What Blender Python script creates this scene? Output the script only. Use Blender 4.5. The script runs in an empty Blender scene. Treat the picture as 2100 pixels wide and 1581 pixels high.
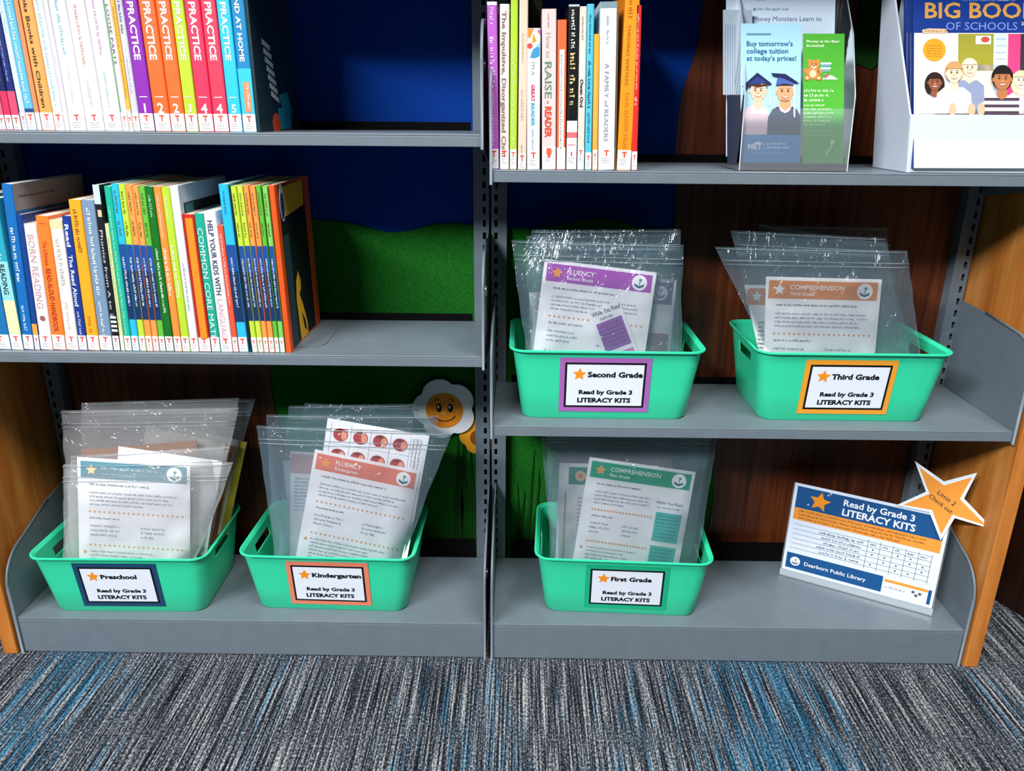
import bpy, bmesh, math, random
from mathutils import Vector, Matrix, noise

SC = bpy.context.scene
COL = SC.collection

# ------------------------------------------------------------------ camera
F_PX, IW, IH = 1580.0, 2100, 1581
CAM = Vector((0.0529, -1.2297, 1.0009))
PITCH, YAW, ROLL = 0.3423, 0.0091, 0.0079
_r = Vector((math.cos(YAW), math.sin(YAW), 0))
_f = Vector((-math.sin(YAW), math.cos(YAW), 0))
FWD = _f * math.cos(PITCH) - Vector((0, 0, 1)) * math.sin(PITCH)
_u = _f * math.sin(PITCH) + Vector((0, 0, 1)) * math.cos(PITCH)
RIGHT = _r * math.cos(ROLL) + _u * math.sin(ROLL)
UP = _u * math.cos(ROLL) - _r * math.sin(ROLL)
cam_data = bpy.data.cameras.new('camera')
cam = bpy.data.objects.new('camera', cam_data)
COL.objects.link(cam)
cam.matrix_world = Matrix(((RIGHT.x, UP.x, -FWD.x, CAM.x), (RIGHT.y, UP.y, -FWD.y, CAM.y),
                           (RIGHT.z, UP.z, -FWD.z, CAM.z), (0, 0, 0, 1)))
cam_data.sensor_fit = 'HORIZONTAL'
cam_data.sensor_width = 36.0
cam_data.lens = F_PX * 36.0 / IW
cam_data.clip_start = 0.05
SC.camera = cam

# ------------------------------------------------------------------ light and exposure
SC.view_settings.view_transform = 'Standard'
SC.view_settings.look = 'None'
SC.view_settings.gamma = 1.0
SC.view_settings.use_curve_mapping = False
SC.view_settings.exposure = 0.0
try:
    SC.cycles.transparent_max_bounces = 48
    SC.cycles.max_bounces = 8
except Exception:
    pass
world = bpy.data.worlds.new('room_light')
SC.world = world
world.use_nodes = True
world.node_tree.nodes['Background'].inputs[0].default_value = (0.80, 0.90, 1.0, 1)
world.node_tree.nodes['Background'].inputs[1].default_value = 0.02


def area(name, loc, target, sx, sy, power, color=(1, 1, 1)):
    d = bpy.data.lights.new(name, 'AREA')
    d.shape = 'RECTANGLE'
    d.size, d.size_y, d.energy, d.color = sx, sy, power, color
    o = bpy.data.objects.new(name, d)
    COL.objects.link(o)
    o.location = loc
    o.rotation_euler = (Vector(target) - Vector(loc)).to_track_quat('-Z', 'Y').to_euler()
    return o


area('ceiling_light_row', (-2.75, -3.95, 3.80), (0.0, 0, 0.6), 2.6, 0.28, 400, (0.96, 0.98, 1.0))
area('ceiling_light_overhead', (0.65, -1.65, 3.80), (0.2, -0.9, 0), 2.6, 0.5, 165, (1.0, 0.97, 0.93))


# ------------------------------------------------------------------ pixel of the photograph -> point on a real plane
def ray(px, py):
    return FWD + RIGHT * ((px - IW / 2) / F_PX) - UP * ((py - IH / 2) / F_PX)


def on_y(px, py, y):
    d = ray(px, py)
    return CAM + d * ((y - CAM.y) / d.y)


def on_z(px, py, z):
    d = ray(px, py)
    return CAM + d * ((z - CAM.z) / d.z)


def on_plane(px, py, p, n):
    d = ray(px, py)
    return CAM + d * ((p - CAM).dot(n) / d.dot(n))


class Lean:
    """a plane through (y0, z0) leaning back by lam degrees"""
    def __init__(s, y0, z0, lam):
        t = math.tan(math.radians(lam))
        s.p, s.n = Vector((0, y0, z0)), Vector((0, -1, t)).normalized()

    def at(s, px, py):
        return on_plane(px, py, s.p, s.n)


# ------------------------------------------------------------------ materials
def lin(c):
    c /= 255.0
    return c / 12.92 if c <= 0.04045 else ((c + 0.055) / 1.055) ** 2.4


def rgb(h):
    h = h.lstrip('#')
    return tuple(lin(int(h[i:i + 2], 16)) for i in (0, 2, 4)) + (1.0,)


_M = {}


def mat(name, col, rough=0.5, spec=0.5, metal=0.0, var=0.0, scale=(40, 40, 40), bump=0.0, coat=0.0):
    if name in _M:
        return _M[name]
    m = bpy.data.materials.new(name)
    m.use_nodes = True
    nt = m.node_tree
    b = nt.nodes['Principled BSDF']
    b.inputs['Base Color'].default_value = rgb(col)
    b.inputs['Roughness'].default_value = rough
    b.inputs['Specular IOR Level'].default_value = spec
    b.inputs['Metallic'].default_value = metal
    b.inputs['Coat Weight'].default_value = coat
    b.inputs['Coat Roughness'].default_value = 0.15
    if var or bump:
        tc = nt.nodes.new('ShaderNodeTexCoord')
        mp = nt.nodes.new('ShaderNodeMapping')
        mp.inputs['Scale'].default_value = scale
        nz = nt.nodes.new('ShaderNodeTexNoise')
        nz.inputs['Scale'].default_value = 1.0
        nz.inputs['Detail'].default_value = 4
        nt.links.new(tc.outputs['Object'], mp.inputs['Vector'])
        nt.links.new(mp.outputs[0], nz.inputs['Vector'])
        if var:
            r = nt.nodes.new('ShaderNodeValToRGB')
            c = rgb(col)
            r.color_ramp.elements[0].position = 0.3
            r.color_ramp.elements[1].position = 0.7
            r.color_ramp.elements[0].color = tuple(x * (1 - var) for x in c[:3]) + (1,)
            r.color_ramp.elements[1].color = tuple(min(1, x * (1 + var)) for x in c[:3]) + (1,)
            nt.links.new(nz.outputs[0], r.inputs[0])
            nt.links.new(r.outputs[0], b.inputs['Base Color'])
        if bump:
            bp = nt.nodes.new('ShaderNodeBump')
            bp.inputs['Strength'].default_value = bump
            bp.inputs['Distance'].default_value = 0.001
            nt.links.new(nz.outputs[0], bp.inputs['Height'])
            nt.links.new(bp.outputs[0], b.inputs['Normal'])
    _M[name] = m
    return m


def ink(h):            # printed paper
    return mat('print_' + h.lstrip('#').lower(), h, 0.55, 0.3)


def cov(h):            # laminated book cover
    return mat('cover_' + h.lstrip('#').lower(), h, 0.38, 0.5)


def nodes_mat(name):
    m = bpy.data.materials.new(name)
    m.use_nodes = True
    return m, m.node_tree, m.node_tree.nodes['Principled BSDF']


def ramp(nt, stops):
    r = nt.nodes.new('ShaderNodeValToRGB')
    e = r.color_ramp.elements
    e[0].position, e[0].color = stops[0][0], rgb(stops[0][1])
    e[1].position, e[1].color = stops[-1][0], rgb(stops[-1][1])
    for p, c in stops[1:-1]:
        x = e.new(p)
        x.color = rgb(c)
    return r


def noise_tex(nt, scale, detail=3, rough=0.55, dist=0.0):
    tc = nt.nodes.new('ShaderNodeTexCoord')
    mp = nt.nodes.new('ShaderNodeMapping')
    mp.inputs['Scale'].default_value = scale
    n = nt.nodes.new('ShaderNodeTexNoise')
    n.inputs['Scale'].default_value = 1.0
    n.inputs['Detail'].default_value = detail
    n.inputs['Roughness'].default_value = rough
    n.inputs['Distortion'].default_value = dist
    nt.links.new(tc.outputs['Object'], mp.inputs['Vector'])
    nt.links.new(mp.outputs[0], n.inputs['Vector'])
    return n


def wood(name, dark, mid, light, scale):
    m, nt, b = nodes_mat(name)
    n = noise_tex(nt, scale, 5, 0.6, 0.4)
    r = ramp(nt, [(0.30, dark), (0.5, mid), (0.72, light)])
    nt.links.new(n.outputs[0], r.inputs[0])
    nt.links.new(r.outputs[0], b.inputs['Base Color'])
    b.inputs['Roughness'].default_value = 0.42
    b.inputs['Specular IOR Level'].default_value = 0.4
    return m


def carpet_mat():
    m, nt, b = nodes_mat('striped_carpet')
    a = noise_tex(nt, (300, 5, 1), 2, 0.5)
    g = noise_tex(nt, (330, 190, 1), 2, 0.6)
    w = noise_tex(nt, (14, 3.0, 1), 3, 0.6)
    mx = nt.nodes.new('ShaderNodeMath')
    mx.operation = 'MULTIPLY_ADD'
    mx.inputs[1].default_value = 0.85
    nt.links.new(g.outputs[0], mx.inputs[0])
    nt.links.new(a.outputs[0], mx.inputs[2])
    wob = nt.nodes.new('ShaderNodeMath')
    wob.operation = 'MULTIPLY_ADD'
    wob.inputs[1].default_value = 0.16
    nt.links.new(w.outputs[0], wob.inputs[0])
    nt.links.new(mx.outputs[0], wob.inputs[2])
    dv = nt.nodes.new('ShaderNodeMath')
    dv.operation = 'MULTIPLY'
    dv.inputs[1].default_value = 0.5
    nt.links.new(wob.outputs[0], dv.inputs[0])
    wob = dv
    r = ramp(nt, [(0.41, '#0e1015'), (0.48, '#2f333b'), (0.53, '#5a5e66'), (0.59, '#999c9f'), (0.64, '#bcbcbb')])
    nt.links.new(wob.outputs[0], r.inputs[0])
    # blue yarns that run in bands
    ba = noise_tex(nt, (160, 5, 1), 2, 0.5)
    bb = noise_tex(nt, (3.1, 0.35, 1), 1, 0.5)
    ml = nt.nodes.new('ShaderNodeMath')
    ml.operation = 'MULTIPLY'
    nt.links.new(ba.outputs[0], ml.inputs[0])
    nt.links.new(bb.outputs[0], ml.inputs[1])
    br = ramp(nt, [(0.275, '#000000'), (0.35, '#ffffff')])
    nt.links.new(ml.outputs[0], br.inputs[0])
    bl = ramp(nt, [(0.41, '#0a1822'), (0.51, '#24526f'), (0.62, '#6d9bb5')])
    nt.links.new(wob.outputs[0], bl.inputs[0])
    mix = nt.nodes.new('ShaderNodeMix')
    mix.data_type = 'RGBA'
    nt.links.new(br.outputs[0], mix.inputs[0])
    nt.links.new(r.outputs[0], mix.inputs[6])
    nt.links.new(bl.outputs[0], mix.inputs[7])
    nt.links.new(mix.outputs[2], b.inputs['Base Color'])
    b.inputs['Roughness'].default_value = 0.95
    b.inputs['Specular IOR Level'].default_value = 0.1
    bp = nt.nodes.new('ShaderNodeBump')
    bp.inputs['Strength'].default_value = 0.8
    bp.inputs['Distance'].default_value = 0.003
    nt.links.new(mx.outputs[0], bp.inputs['Height'])
    nt.links.new(bp.outputs[0], b.inputs['Normal'])
    return m


def film_mat(name, haze, tint, gloss, bump=0.9, rough=0.13):
    """clear plastic: see-through with a milky haze and crinkle highlights"""
    m = bpy.data.materials.new(name)
    m.use_nodes = True
    nt = m.node_tree
    nt.nodes.remove(nt.nodes['Principled BSDF'])
    out = nt.nodes['Material Output']
    tr = nt.nodes.new('ShaderNodeBsdfTransparent')
    tr.inputs[0].default_value = (0.985, 0.99, 0.995, 1)
    df = nt.nodes.new('ShaderNodeBsdfDiffuse')
    df.inputs[0].default_value = rgb(tint)
    gl = nt.nodes.new('ShaderNodeBsdfGlossy')
    gl.inputs['Roughness'].default_value = rough
    n = noise_tex(nt, (42, 42, 17), 3, 0.6, 1.4)
    bp = nt.nodes.new('ShaderNodeBump')
    bp.inputs['Strength'].default_value = bump
    bp.inputs['Distance'].default_value = 0.006
    nt.links.new(n.outputs[0], bp.inputs['Height'])
    nt.links.new(bp.outputs[0], gl.inputs['Normal'])
    m1 = nt.nodes.new('ShaderNodeMixShader')
    m1.inputs[0].default_value = haze
    nt.links.new(tr.outputs[0], m1.inputs[1])
    nt.links.new(df.outputs[0], m1.inputs[2])
    fr = nt.nodes.new('ShaderNodeFresnel')
    fr.inputs[0].default_value = 1.45
    mul = nt.nodes.new('ShaderNodeMath')
    mul.operation = 'MULTIPLY'
    mul.inputs[1].default_value = gloss
    mul.use_clamp = True
    nt.links.new(fr.outputs[0], mul.inputs[0])
    m2 = nt.nodes.new('ShaderNodeMixShader')
    nt.links.new(mul.outputs[0], m2.inputs[0])
    nt.links.new(m1.outputs[0], m2.inputs[1])
    nt.links.new(gl.outputs[0], m2.inputs[2])
    nt.links.new(m2.outputs[0], out.inputs['Surface'])
    return m


STEEL = mat('grey_painted_steel', '#6a7680', 0.40, 0.5, 0.0, 0.05, (30, 30, 30))
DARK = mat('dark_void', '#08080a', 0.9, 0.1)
CHROME = mat('bright_steel', '#c8ccd0', 0.25, 0.5, 0.9)
OAK = wood('orange_oak', '#a9601f', '#c67a34', '#d8964f', (26, 26, 2.6))
SHADEDWOOD = wood('shaded_brown_wood', '#140805', '#220e07', '#30160b', (75, 6, 3.2))  # brown wood with the cabinet's shade put into its colour
WALNUT = wood('brown_wood_laminate', '#301409', '#562711', '#743b1b', (75, 6, 3.2))
BLUEFELT = mat('blue_felt', '#0a3a92', 0.95, 0.1, 0, 0.35, (420, 60, 420), 0.6)
GREENFELT = mat('green_felt', '#17641a', 0.9, 0.15, 0, 0.22, (160, 60, 160), 0.5)
GRASS = mat('dark_green_paint', '#12480f', 0.8, 0.2)
FILM = film_mat('clear_bag_film', 0.075, '#b4daee', 1.9)
FILM2 = film_mat('wrinkled_bag_film', 0.14, '#f4f6f8', 2.4)
ZIPM = film_mat('bag_zip_film', 0.34, '#dde8ee', 1.3)
ACRYL = film_mat('clear_acrylic', 0.075, '#e4f0f8', 1.2, 0.04, 0.05)
ACRYLEDGE = film_mat('acrylic_edge', 0.45, '#dbe9f2', 1.2, 0.05, 0.1)
PAPER = mat('page_paper', '#ded9cc', 0.8, 0.2, 0, 0.12, (5, 5, 900))
CARDW = mat('white_cardboard', '#d4dcea', 0.6, 0.3, 0, 0.02, (20, 20, 20))
BIN = mat('mint_green_plastic', '#34d6a4', 0.34, 0.5, 0, 0.02, (12, 12, 12))


# ------------------------------------------------------------------ mesh builder
class MB:
    def __init__(s):
        s.v, s.f, s.fm, s.sm, s.mats = [], [], [], [], []

    def mi(s, m):
        if m not in s.mats:
            s.mats.append(m)
        return s.mats.index(m)

    def add(s, vs, fs, m, smooth=False):
        b, k = len(s.v), s.mi(m)
        s.v += [tuple(p) for p in vs]
        for f in fs:
            s.f.append(tuple(b + i for i in f))
            s.fm.append(k)
            s.sm.append(smooth)
        return s

    def box(s, x0, x1, y0, y1, z0, z1, m):
        v = [(x, y, z) for z in (z0, z1) for y in (y0, y1) for x in (x0, x1)]
        return s.add(v, [(0, 2, 3, 1), (4, 5, 7, 6), (0, 1, 5, 4), (2, 6, 7, 3), (0, 4, 6, 2), (1, 3, 7, 5)], m)

    def prism(s, pts, off, m, smooth=False):
        """polygon (3D points) pushed along the vector off"""
        n = len(pts)
        off = Vector(off)
        a = [Vector(p) for p in pts]
        b = [p + off for p in a]
        fs = [tuple(range(n - 1, -1, -1)), tuple(range(n, 2 * n))]
        fs += [(i, (i + 1) % n, n + (i + 1) % n, n + i) for i in range(n)]
        return s.add(a + b, fs, m, smooth)

    def tube(s, pts, r, m, seg=8):
        pts = [Vector(p) for p in pts]
        vs, fs = [], []
        for i, p in enumerate(pts):
            d = (pts[min(i + 1, len(pts) - 1)] - pts[max(i - 1, 0)]).normalized()
            a = d.orthogonal().normalized() if abs(d.x) > 0.99 else d.cross(Vector((1, 0, 0))).normalized()
            b = d.cross(a)
            for k in range(seg):
                t = 2 * math.pi * k / seg
                vs.append(p + a * (r * math.cos(t)) + b * (r * math.sin(t)))
        for i in range(len(pts) - 1):
            for k in range(seg):
                k2 = (k + 1) % seg
                fs.append((i * seg + k, i * seg + k2, (i + 1) * seg + k2, (i + 1) * seg + k))
        fs.append(tuple(range(seg)))
        fs.append(tuple(range((len(pts) - 1) * seg, len(pts) * seg)))
        return s.add(vs, fs, m, True)

    def build(s, name, parent=None, bevel=0.0, sharp=None):
        me = bpy.data.meshes.new(name)
        me.from_pydata(s.v, [], s.f)
        for m in s.mats:
            me.materials.append(m)
        me.polygons.foreach_set('material_index', s.fm)
        me.polygons.foreach_set('use_smooth', s.sm)
        me.update()
        if sharp:
            me.set_sharp_from_angle(angle=math.radians(sharp))
        o = bpy.data.objects.new(name, me)
        COL.objects.link(o)
        if parent is not None:
            o.parent = parent
        if bevel:
            bv = o.modifiers.new('edge', 'BEVEL')
            bv.width, bv.segments, bv.limit_method = bevel, 2, 'ANGLE'
        return o


def thing(name, label, cat, loc=(0, 0, 0), group=None, rot=None):
    o = bpy.data.objects.new(name, None)
    o.empty_display_size = 0.05
    COL.objects.link(o)
    o.location = loc
    if rot:
        o.rotation_euler = rot
    return tag(o, label, cat, group)


def tag(o, label, cat, group=None):
    o['label'], o['category'] = label, cat
    if group:
        o['group'] = group
    return o


def structure(o):
    o['kind'] = 'structure'
    return o


# ------------------------------------------------------------------ flat print: a frame with x to the right and y DOWN
LAY = 0.00022


class Fr:
    def __init__(s, o, u, d, n=None):
        s.o, s.u, s.d = Vector(o), Vector(u), Vector(d)
        s.n = Vector(n) if n is not None else s.d.cross(s.u).normalized()

    def pt(s, x, y, l=0):
        return s.o + s.u * x + s.d * y + s.n * (l * LAY)


def px_frame(lean, x0, y0, fix=None):
    """a frame on a leaning plane, its unit about one pixel of the photo, origin at the pixel (x0, y0)"""
    o = lean.at(x0, y0)
    u = (lean.at(x0 + 100, y0) - o) / 100
    d = (lean.at(x0, y0 + 100) - o) / 100
    return Fr(o, u, d, lean.n)


_T = {}


def glyphs(body, bold):
    k = (body, bold)
    if k not in _T:
        cu = bpy.data.curves.new('t', 'FONT')
        cu.body, cu.size, cu.resolution_u, cu.offset = body, 1.0, 2, bold
        ob = bpy.data.objects.new('t', cu)
        me = bpy.data.meshes.new_from_object(ob)
        vs = [(v.co.x, v.co.y) for v in me.vertices]
        fs = [tuple(p.vertices) for p in me.polygons]
        bpy.data.objects.remove(ob)
        bpy.data.meshes.remove(me)
        bpy.data.curves.remove(cu)
        xs = [v[0] for v in vs] or [0, 1]
        _T[k] = (vs, fs, min(xs), max(xs))
    return _T[k]


def text(mb, fr, body, x, y, h, m, w=None, align='L', bold=0.0, l=2, rot=0.0, maxw=None, italic=0.0):
    """one line of lettering: cap height h, baseline y"""
    vs, fs, a, b = glyphs(body, bold)
    sy = h / 0.73
    sx = sy if w is None else w / max(b - a, 1e-6)
    if maxw and (b - a) * sx > maxw:
        sx = maxw / (b - a)
    tw = (b - a) * sx
    x0 = {'L': 0, 'C': -tw / 2, 'R': -tw}[align]
    c, s = math.cos(rot), math.sin(rot)
    out = []
    for p, q in vs:
        px, py = x0 + (p - a) * sx + q * sy * italic, -q * sy
        out.append(fr.pt(x + px * c - py * s, y + px * s + py * c, l))
    mb.add(out, fs, m)


def poly(mb, fr, pts, m, l=1):
    mb.add([fr.pt(x, y, l) for x, y in pts], [tuple(range(len(pts)))], m)


def rect(mb, fr, x0, y0, x1, y1, m, l=1):
    poly(mb, fr, [(x0, y0), (x0, y1), (x1, y1), (x1, y0)], m, l)


def disc(mb, fr, cx, cy, rx, m, l=1, ry=None, n=24, rot=0.0, a0=0.0, a1=2 * math.pi):
    ry = rx if ry is None else ry
    full = abs(a1 - a0 - 2 * math.pi) < 1e-6
    pts = []
    for i in range(n if full else n + 1):
        t = a0 + (a1 - a0) * i / n
        x, y = rx * math.cos(t), -ry * math.sin(t)
        pts.append((cx + x * math.cos(rot) - y * math.sin(rot), cy + x * math.sin(rot) + y * math.cos(rot)))
    poly(mb, fr, pts, m, l)


def star_pts(cx, cy, r, rot=0.0, k=0.47):
    return [(cx + (r if i % 2 == 0 else r * k) * math.sin(rot + i * math.pi / 5),
             cy - (r if i % 2 == 0 else r * k) * math.cos(rot + i * math.pi / 5)) for i in range(10)]


def star(mb, fr, cx, cy, r, m, l=2, rot=0.0, k=0.47):
    p = star_pts(cx, cy, r, rot, k)
    poly(mb, fr, list(reversed(p)), m, l)


def line(mb, fr, x0, y0, x1, y1, t, m, l=2):
    dx, dy = x1 - x0, y1 - y0
    q = math.hypot(dx, dy) or 1
    nx, ny = -dy / q * t / 2, dx / q * t / 2
    poly(mb, fr, [(x0 + nx, y0 + ny), (x1 + nx, y1 + ny), (x1 - nx, y1 - ny), (x0 - nx, y0 - ny)], m, l)


def greek(mb, fr, x, y, w, h, m, seed=0, l=2, last=1.0):
    """a line of print too blurred to read in the photo: words of small uneven marks"""
    rn = random.Random(seed)
    cx, end = x, x + w * last
    while cx < end:
        for _ in range(rn.randint(2, 8)):
            lw = h * rn.uniform(0.34, 0.62)
            if cx + lw > end:
                cx = end
                break
            top = rn.choice((0.0, 0.0, 0.28, 0.28, 0.3))
            if rn.random() < 0.5:
                rect(mb, fr, cx, y + h * top, cx + lw * 0.42, y + h, m, l)
                rect(mb, fr, cx + lw * 0.42, y + h * rn.choice((0.3, 0.55, 0.8)), cx + lw, y + h * rn.choice((0.82, 1.0)), m, l)
            else:
                rect(mb, fr, cx, y + h * top, cx + lw, y + h * (top + 0.28), m, l)
                rect(mb, fr, cx + lw * 0.3, y + h * (top + 0.28), cx + lw * 0.72, y + h, m, l)
            cx += lw + h * 0.16
        cx += h * rn.uniform(0.3, 0.55)


def para(mb, fr, x, y, w, lh, n, m, seed=0, l=2):
    rn = random.Random(seed)
    for i in range(n):
        greek(mb, fr, x, y + i * lh, w, lh * 0.50, m, seed * 31 + i, l, rn.uniform(0.85, 1.0) if i < n - 1 else rn.uniform(0.5, 0.9))
# ------------------------------------------------------------------ setting
mb = MB()
mb.add([(-4, -4, 0), (4, -4, 0), (4, 1.6, 0), (-4, 1.6, 0)], [(0, 1, 2, 3)], carpet_mat())
fl = structure(mb.build('floor'))
tag(fl, 'dark grey carpet with pale and blue streaks', 'floor')
mb = MB()
mb.box(-4, 4, 1.5, 1.6, 0, 2.9, mat('wall_paint', '#6a5a50', 0.9, 0.1))
structure(mb.build('wall_back'))

mb = MB()
foot = [(1.085, 0.25), (1.165, 0.06), (1.62, 0.25), (1.54, 0.44)]
mb.prism([(x, y, 0) for x, y in foot], (0, 0, 1.3), SHADEDWOOD)
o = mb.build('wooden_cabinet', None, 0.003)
tag(o, 'brown wooden cabinet, coloured dark for shade, just outside the orange end panel', 'cabinet')

# ------------------------------------------------------------------ the steel shelving
ZB, ZM, ZL2, ZL1, ZR1 = 0.080, 0.488, 0.613, 0.967, 0.915
SHD = 0.232
case = thing('bookshelf', 'two-bay grey steel library shelving with orange wood end panels', 'shelving')
for s in (-1, 1):
    mb = MB()
    a, b = sorted((s * 0.9145, s * 0.9415))
    mb.box(a, b, -0.006, 0.30, 0.0, 1.62, OAK)
    mb.build('end_panel', case, 0.002)


def slotted_post(x0, x1, side):
    """upright with a row of punched slots near the edge on the given side"""
    mb = MB()
    yf, yb, t = 0.236, 0.260, 0.002
    c = x1 - 0.0085 if side > 0 else x0 + 0.0085
    h = 0.0030
    mb.box(x0, c - h, yf, yf + t, 0, 1.62, STEEL)
    mb.box(c + h, x1, yf, yf + t, 0, 1.62, STEEL)
    z, pitch, sl = 0.02, 0.0235, 0.0125
    mb.box(c - h, c + h, yf, yf + t, 0, z, STEEL)
    while z < 1.60:
        mb.box(c - h, c + h, yf, yf + t, z + sl, z + pitch, STEEL)
        z += pitch
    mb.box(x0, x0 + t, yf + t, yb, 0, 1.62, STEEL)
    mb.box(x1 - t, x1, yf + t, yb, 0, 1.62, STEEL)
    mb.box(x0 + t, x1 - t, yb - 0.006, yb - 0.005, 0, 1.62, DARK)
    return mb.build('upright_post', case)


slotted_post(-0.0350, -0.0062, 1)
slotted_post(-0.0016, 0.0275, -1)
slotted_post(-0.9080, -0.8790, -1)
slotted_post(0.8790, 0.9080, 1)


def arc(cy, cz, r, a0, a1, n=7):
    return [(cy + r * math.cos(math.radians(a0 + (a1 - a0) * i / n)), cz + r * math.sin(math.radians(a0 + (a1 - a0) * i / n))) for i in range(n + 1)]


def bracket(parent, x, inward, z, base=False):
    """end plate of one shelf: a steel plate with a rolled front edge; inward is +1 when the shelf lies at larger x"""
    mb = MB()
    if base:
        prof = [(0.234, 0.0), (-0.003, 0.0)] + [(-0.003, 0.140)] + arc(0.075, 0.140, 0.078, 180, 100) + [(0.16, 0.250), (0.234, 0.262)]
    else:
        prof = [(0.234, z - 0.055), (0.03, z - 0.024), (-0.003, z - 0.022), (-0.003, z + 0.105)] + arc(0.055, z + 0.105, 0.058, 180, 95) + [(0.15, z + 0.172), (0.234, z + 0.176)]
    t = 0.0022
    mb.prism([(x, p, q) for p, q in prof], (t * inward, 0, 0), STEEL)
    # rolled lip along the front and top edge
    edge = [(x + 0.0012 * inward, p, q) for p, q in prof[(1 if base else 2):-1]]
    mb.tube(edge, 0.0026, STEEL, 6)
    o = mb.build('end_bracket', parent)
    cz = 0.150 if base else z + 0.098
    cy = 0.066 if base else 0.062
    rv = MB()
    xi = x + (t + 0.0008) * inward
    rv.tube([(xi, cy + 0.0085 * math.cos(k * math.pi / 8), cz + 0.0085 * math.sin(k * math.pi / 8)) for k in range(17)], 0.0021, CHROME, 6)
    rv.prism([(xi - 0.0006 * inward, cy + 0.0075 * math.cos(k * math.pi / 8), cz + 0.0075 * math.sin(k * math.pi / 8)) for k in range(16)], (0.0006 * inward, 0, 0), DARK if base else STEEL)
    rv.build('rivet', o)
    return o


def dark_back_strip(parent, x0, x1, z, h):
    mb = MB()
    mb.box(x0, x1, SHD + 0.0005, SHD + 0.003, z - 0.004, z + h, DARK)  # plain dark strip added to darken the shelf's back edge
    mb.build('dark_back_strip', parent)


def shelf(x0, x1, z, yf=0.0):
    mb = MB()
    mb.box(x0, x1, yf, SHD, z - 0.003, z, STEEL)
    mb.box(x0, x1, yf, yf + 0.0030, z - 0.0185, z - 0.003, STEEL)
    mb.box(x0, x1, yf + 0.0030, yf + 0.012, z - 0.0185, z - 0.0165, STEEL)
    mb.box(x0, x1, SHD - 0.003, SHD, z - 0.0185, z - 0.003, STEEL)
    o = mb.build('steel_shelf', case, 0.0009)
    dark_back_strip(o, x0 + 0.03, x1 - 0.03, z, 0.014)
    bracket(o, x0 - 0.0006, -1, z)
    bracket(o, x1 + 0.0006, 1, z)
    return o


XL, XR = (-0.9035, -0.0085), (0.0085, 0.9035)
shelf(*XL, 1.288, -0.06)  # unseen top shelf, brought forward to shade the back of this bay
shelf(*XL, ZL1)
shelf(*XL, ZL2)
shelf(*XR, 1.300, -0.06)  # also out of view, its forward overhang added to shade the mural
shelf(*XR, ZR1)
shelf(*XR, ZM)
for x0, x1 in (XL, XR):
    mb = MB()
    mb.box(x0, x1, 0.0, SHD, ZB - 0.004, ZB, STEEL)
    mb.box(x0, x1, 0.0, 0.003, 0.002, ZB - 0.004, STEEL)
    o = mb.build('base_shelf', case, 0.0012)
    dark_back_strip(o, x0 + 0.03, x1 - 0.03, ZB, 0.045)
    bracket(o, x0 - 0.0006, -1, ZB, True)
    bracket(o, x1 + 0.0006, 1, ZB, True)

# ------------------------------------------------------------------ mural panel behind the shelves
YM = 0.2665
mural = thing('mural_panel', 'painted mural of blue sky, green hill, tree trunks and flowers behind the shelves', 'mural')
mb = MB()
mb.box(-0.912, 0.912, YM, YM + 0.006, 0.0, 1.62, BLUEFELT)
mb.build('blue_sky_panel', mural)


def cutout(name, pts, m, y0=YM - 0.003, th=0.0028):
    mb = MB()
    mb.prism([(x, y0, z) for x, z in pts], (0, th, 0), m)
    return mb.build(name, mural)


def smooth_curve(pts, n=8):
    out = []
    for i in range(len(pts) - 1):
        p0, p1, p2, p3 = pts[max(i - 1, 0)], pts[i], pts[i + 1], pts[min(i + 2, len(pts) - 1)]
        for k in range(n):
            t = k / n
            out.append(tuple(0.5 * (2 * p1[j] + (p2[j] - p0[j]) * t + (2 * p0[j] - 5 * p1[j] + 4 * p2[j] - p3[j]) * t * t + (3 * p1[j] - p0[j] - 3 * p2[j] + p3[j]) * t ** 3) for j in (0, 1)))
    return out + [pts[-1]]


hill = smooth_curve([(-0.50, 0.78), (-0.40, 0.80), (-0.29, 0.798), (-0.192, 0.779), (-0.099, 0.796), (-0.03, 0.794), (0.08, 0.789), (0.213, 0.809), (0.30, 0.79), (0.42, 0.80), (0.50, 0.80)])
cutout('green_hill', hill + [(0.50, 0.0), (-0.50, 0.0)], GREENFELT)
trunk = smooth_curve([(0.46, 0.0), (0.475, 0.24), (0.43, 0.45), (0.352, 0.66), (0.348, 0.80), (0.339, 0.92), (0.342, 1.03), (0.360, 1.10), (0.366, 1.19), (0.36, 1.60)])
cutout('tree_trunk', trunk + [(0.911, 1.60), (0.911, 0.0)], WALNUT, YM - 0.0065)
trunk = smooth_curve([(-0.36, 0.0), (-0.40, 0.20), (-0.452, 0.40), (-0.457, 0.50), (-0.47, 0.58), (-0.52, 0.605), (-0.70, 0.615), (-0.911, 0.61)])
cutout('tree_trunk', [(-0.911, 0.0)] + trunk, WALNUT, YM - 0.0065)
rn = random.Random(5)
for x0, x1, n, zt in ((-0.085, -0.035, 11, 0.37), (0.035, 0.11, 9, 0.33)):
    for i in range(n):
        x = x0 + (x1 - x0) * i / (n - 1)
        h = zt * rn.uniform(0.7, 1.0)
        k = rn.uniform(-0.02, 0.02)
        cutout('grass_blade', [(x - 0.004, 0.0), (x + 0.004, 0.0), (x + 0.003 + k * 0.5, h * 0.6), (x + k, h), (x - 0.003 + k * 0.5, h * 0.6)], GRASS, YM - 0.0065 - 0.0004 * (i % 3), 0.002)
lf = [(0.66, 1.22), (0.645, 1.16), (0.632, 1.115), (0.645, 1.085), (0.675, 1.075), (0.70, 1.10), (0.705, 1.22)]
cutout('leaf', lf, GRASS, YM - 0.0095)
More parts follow.
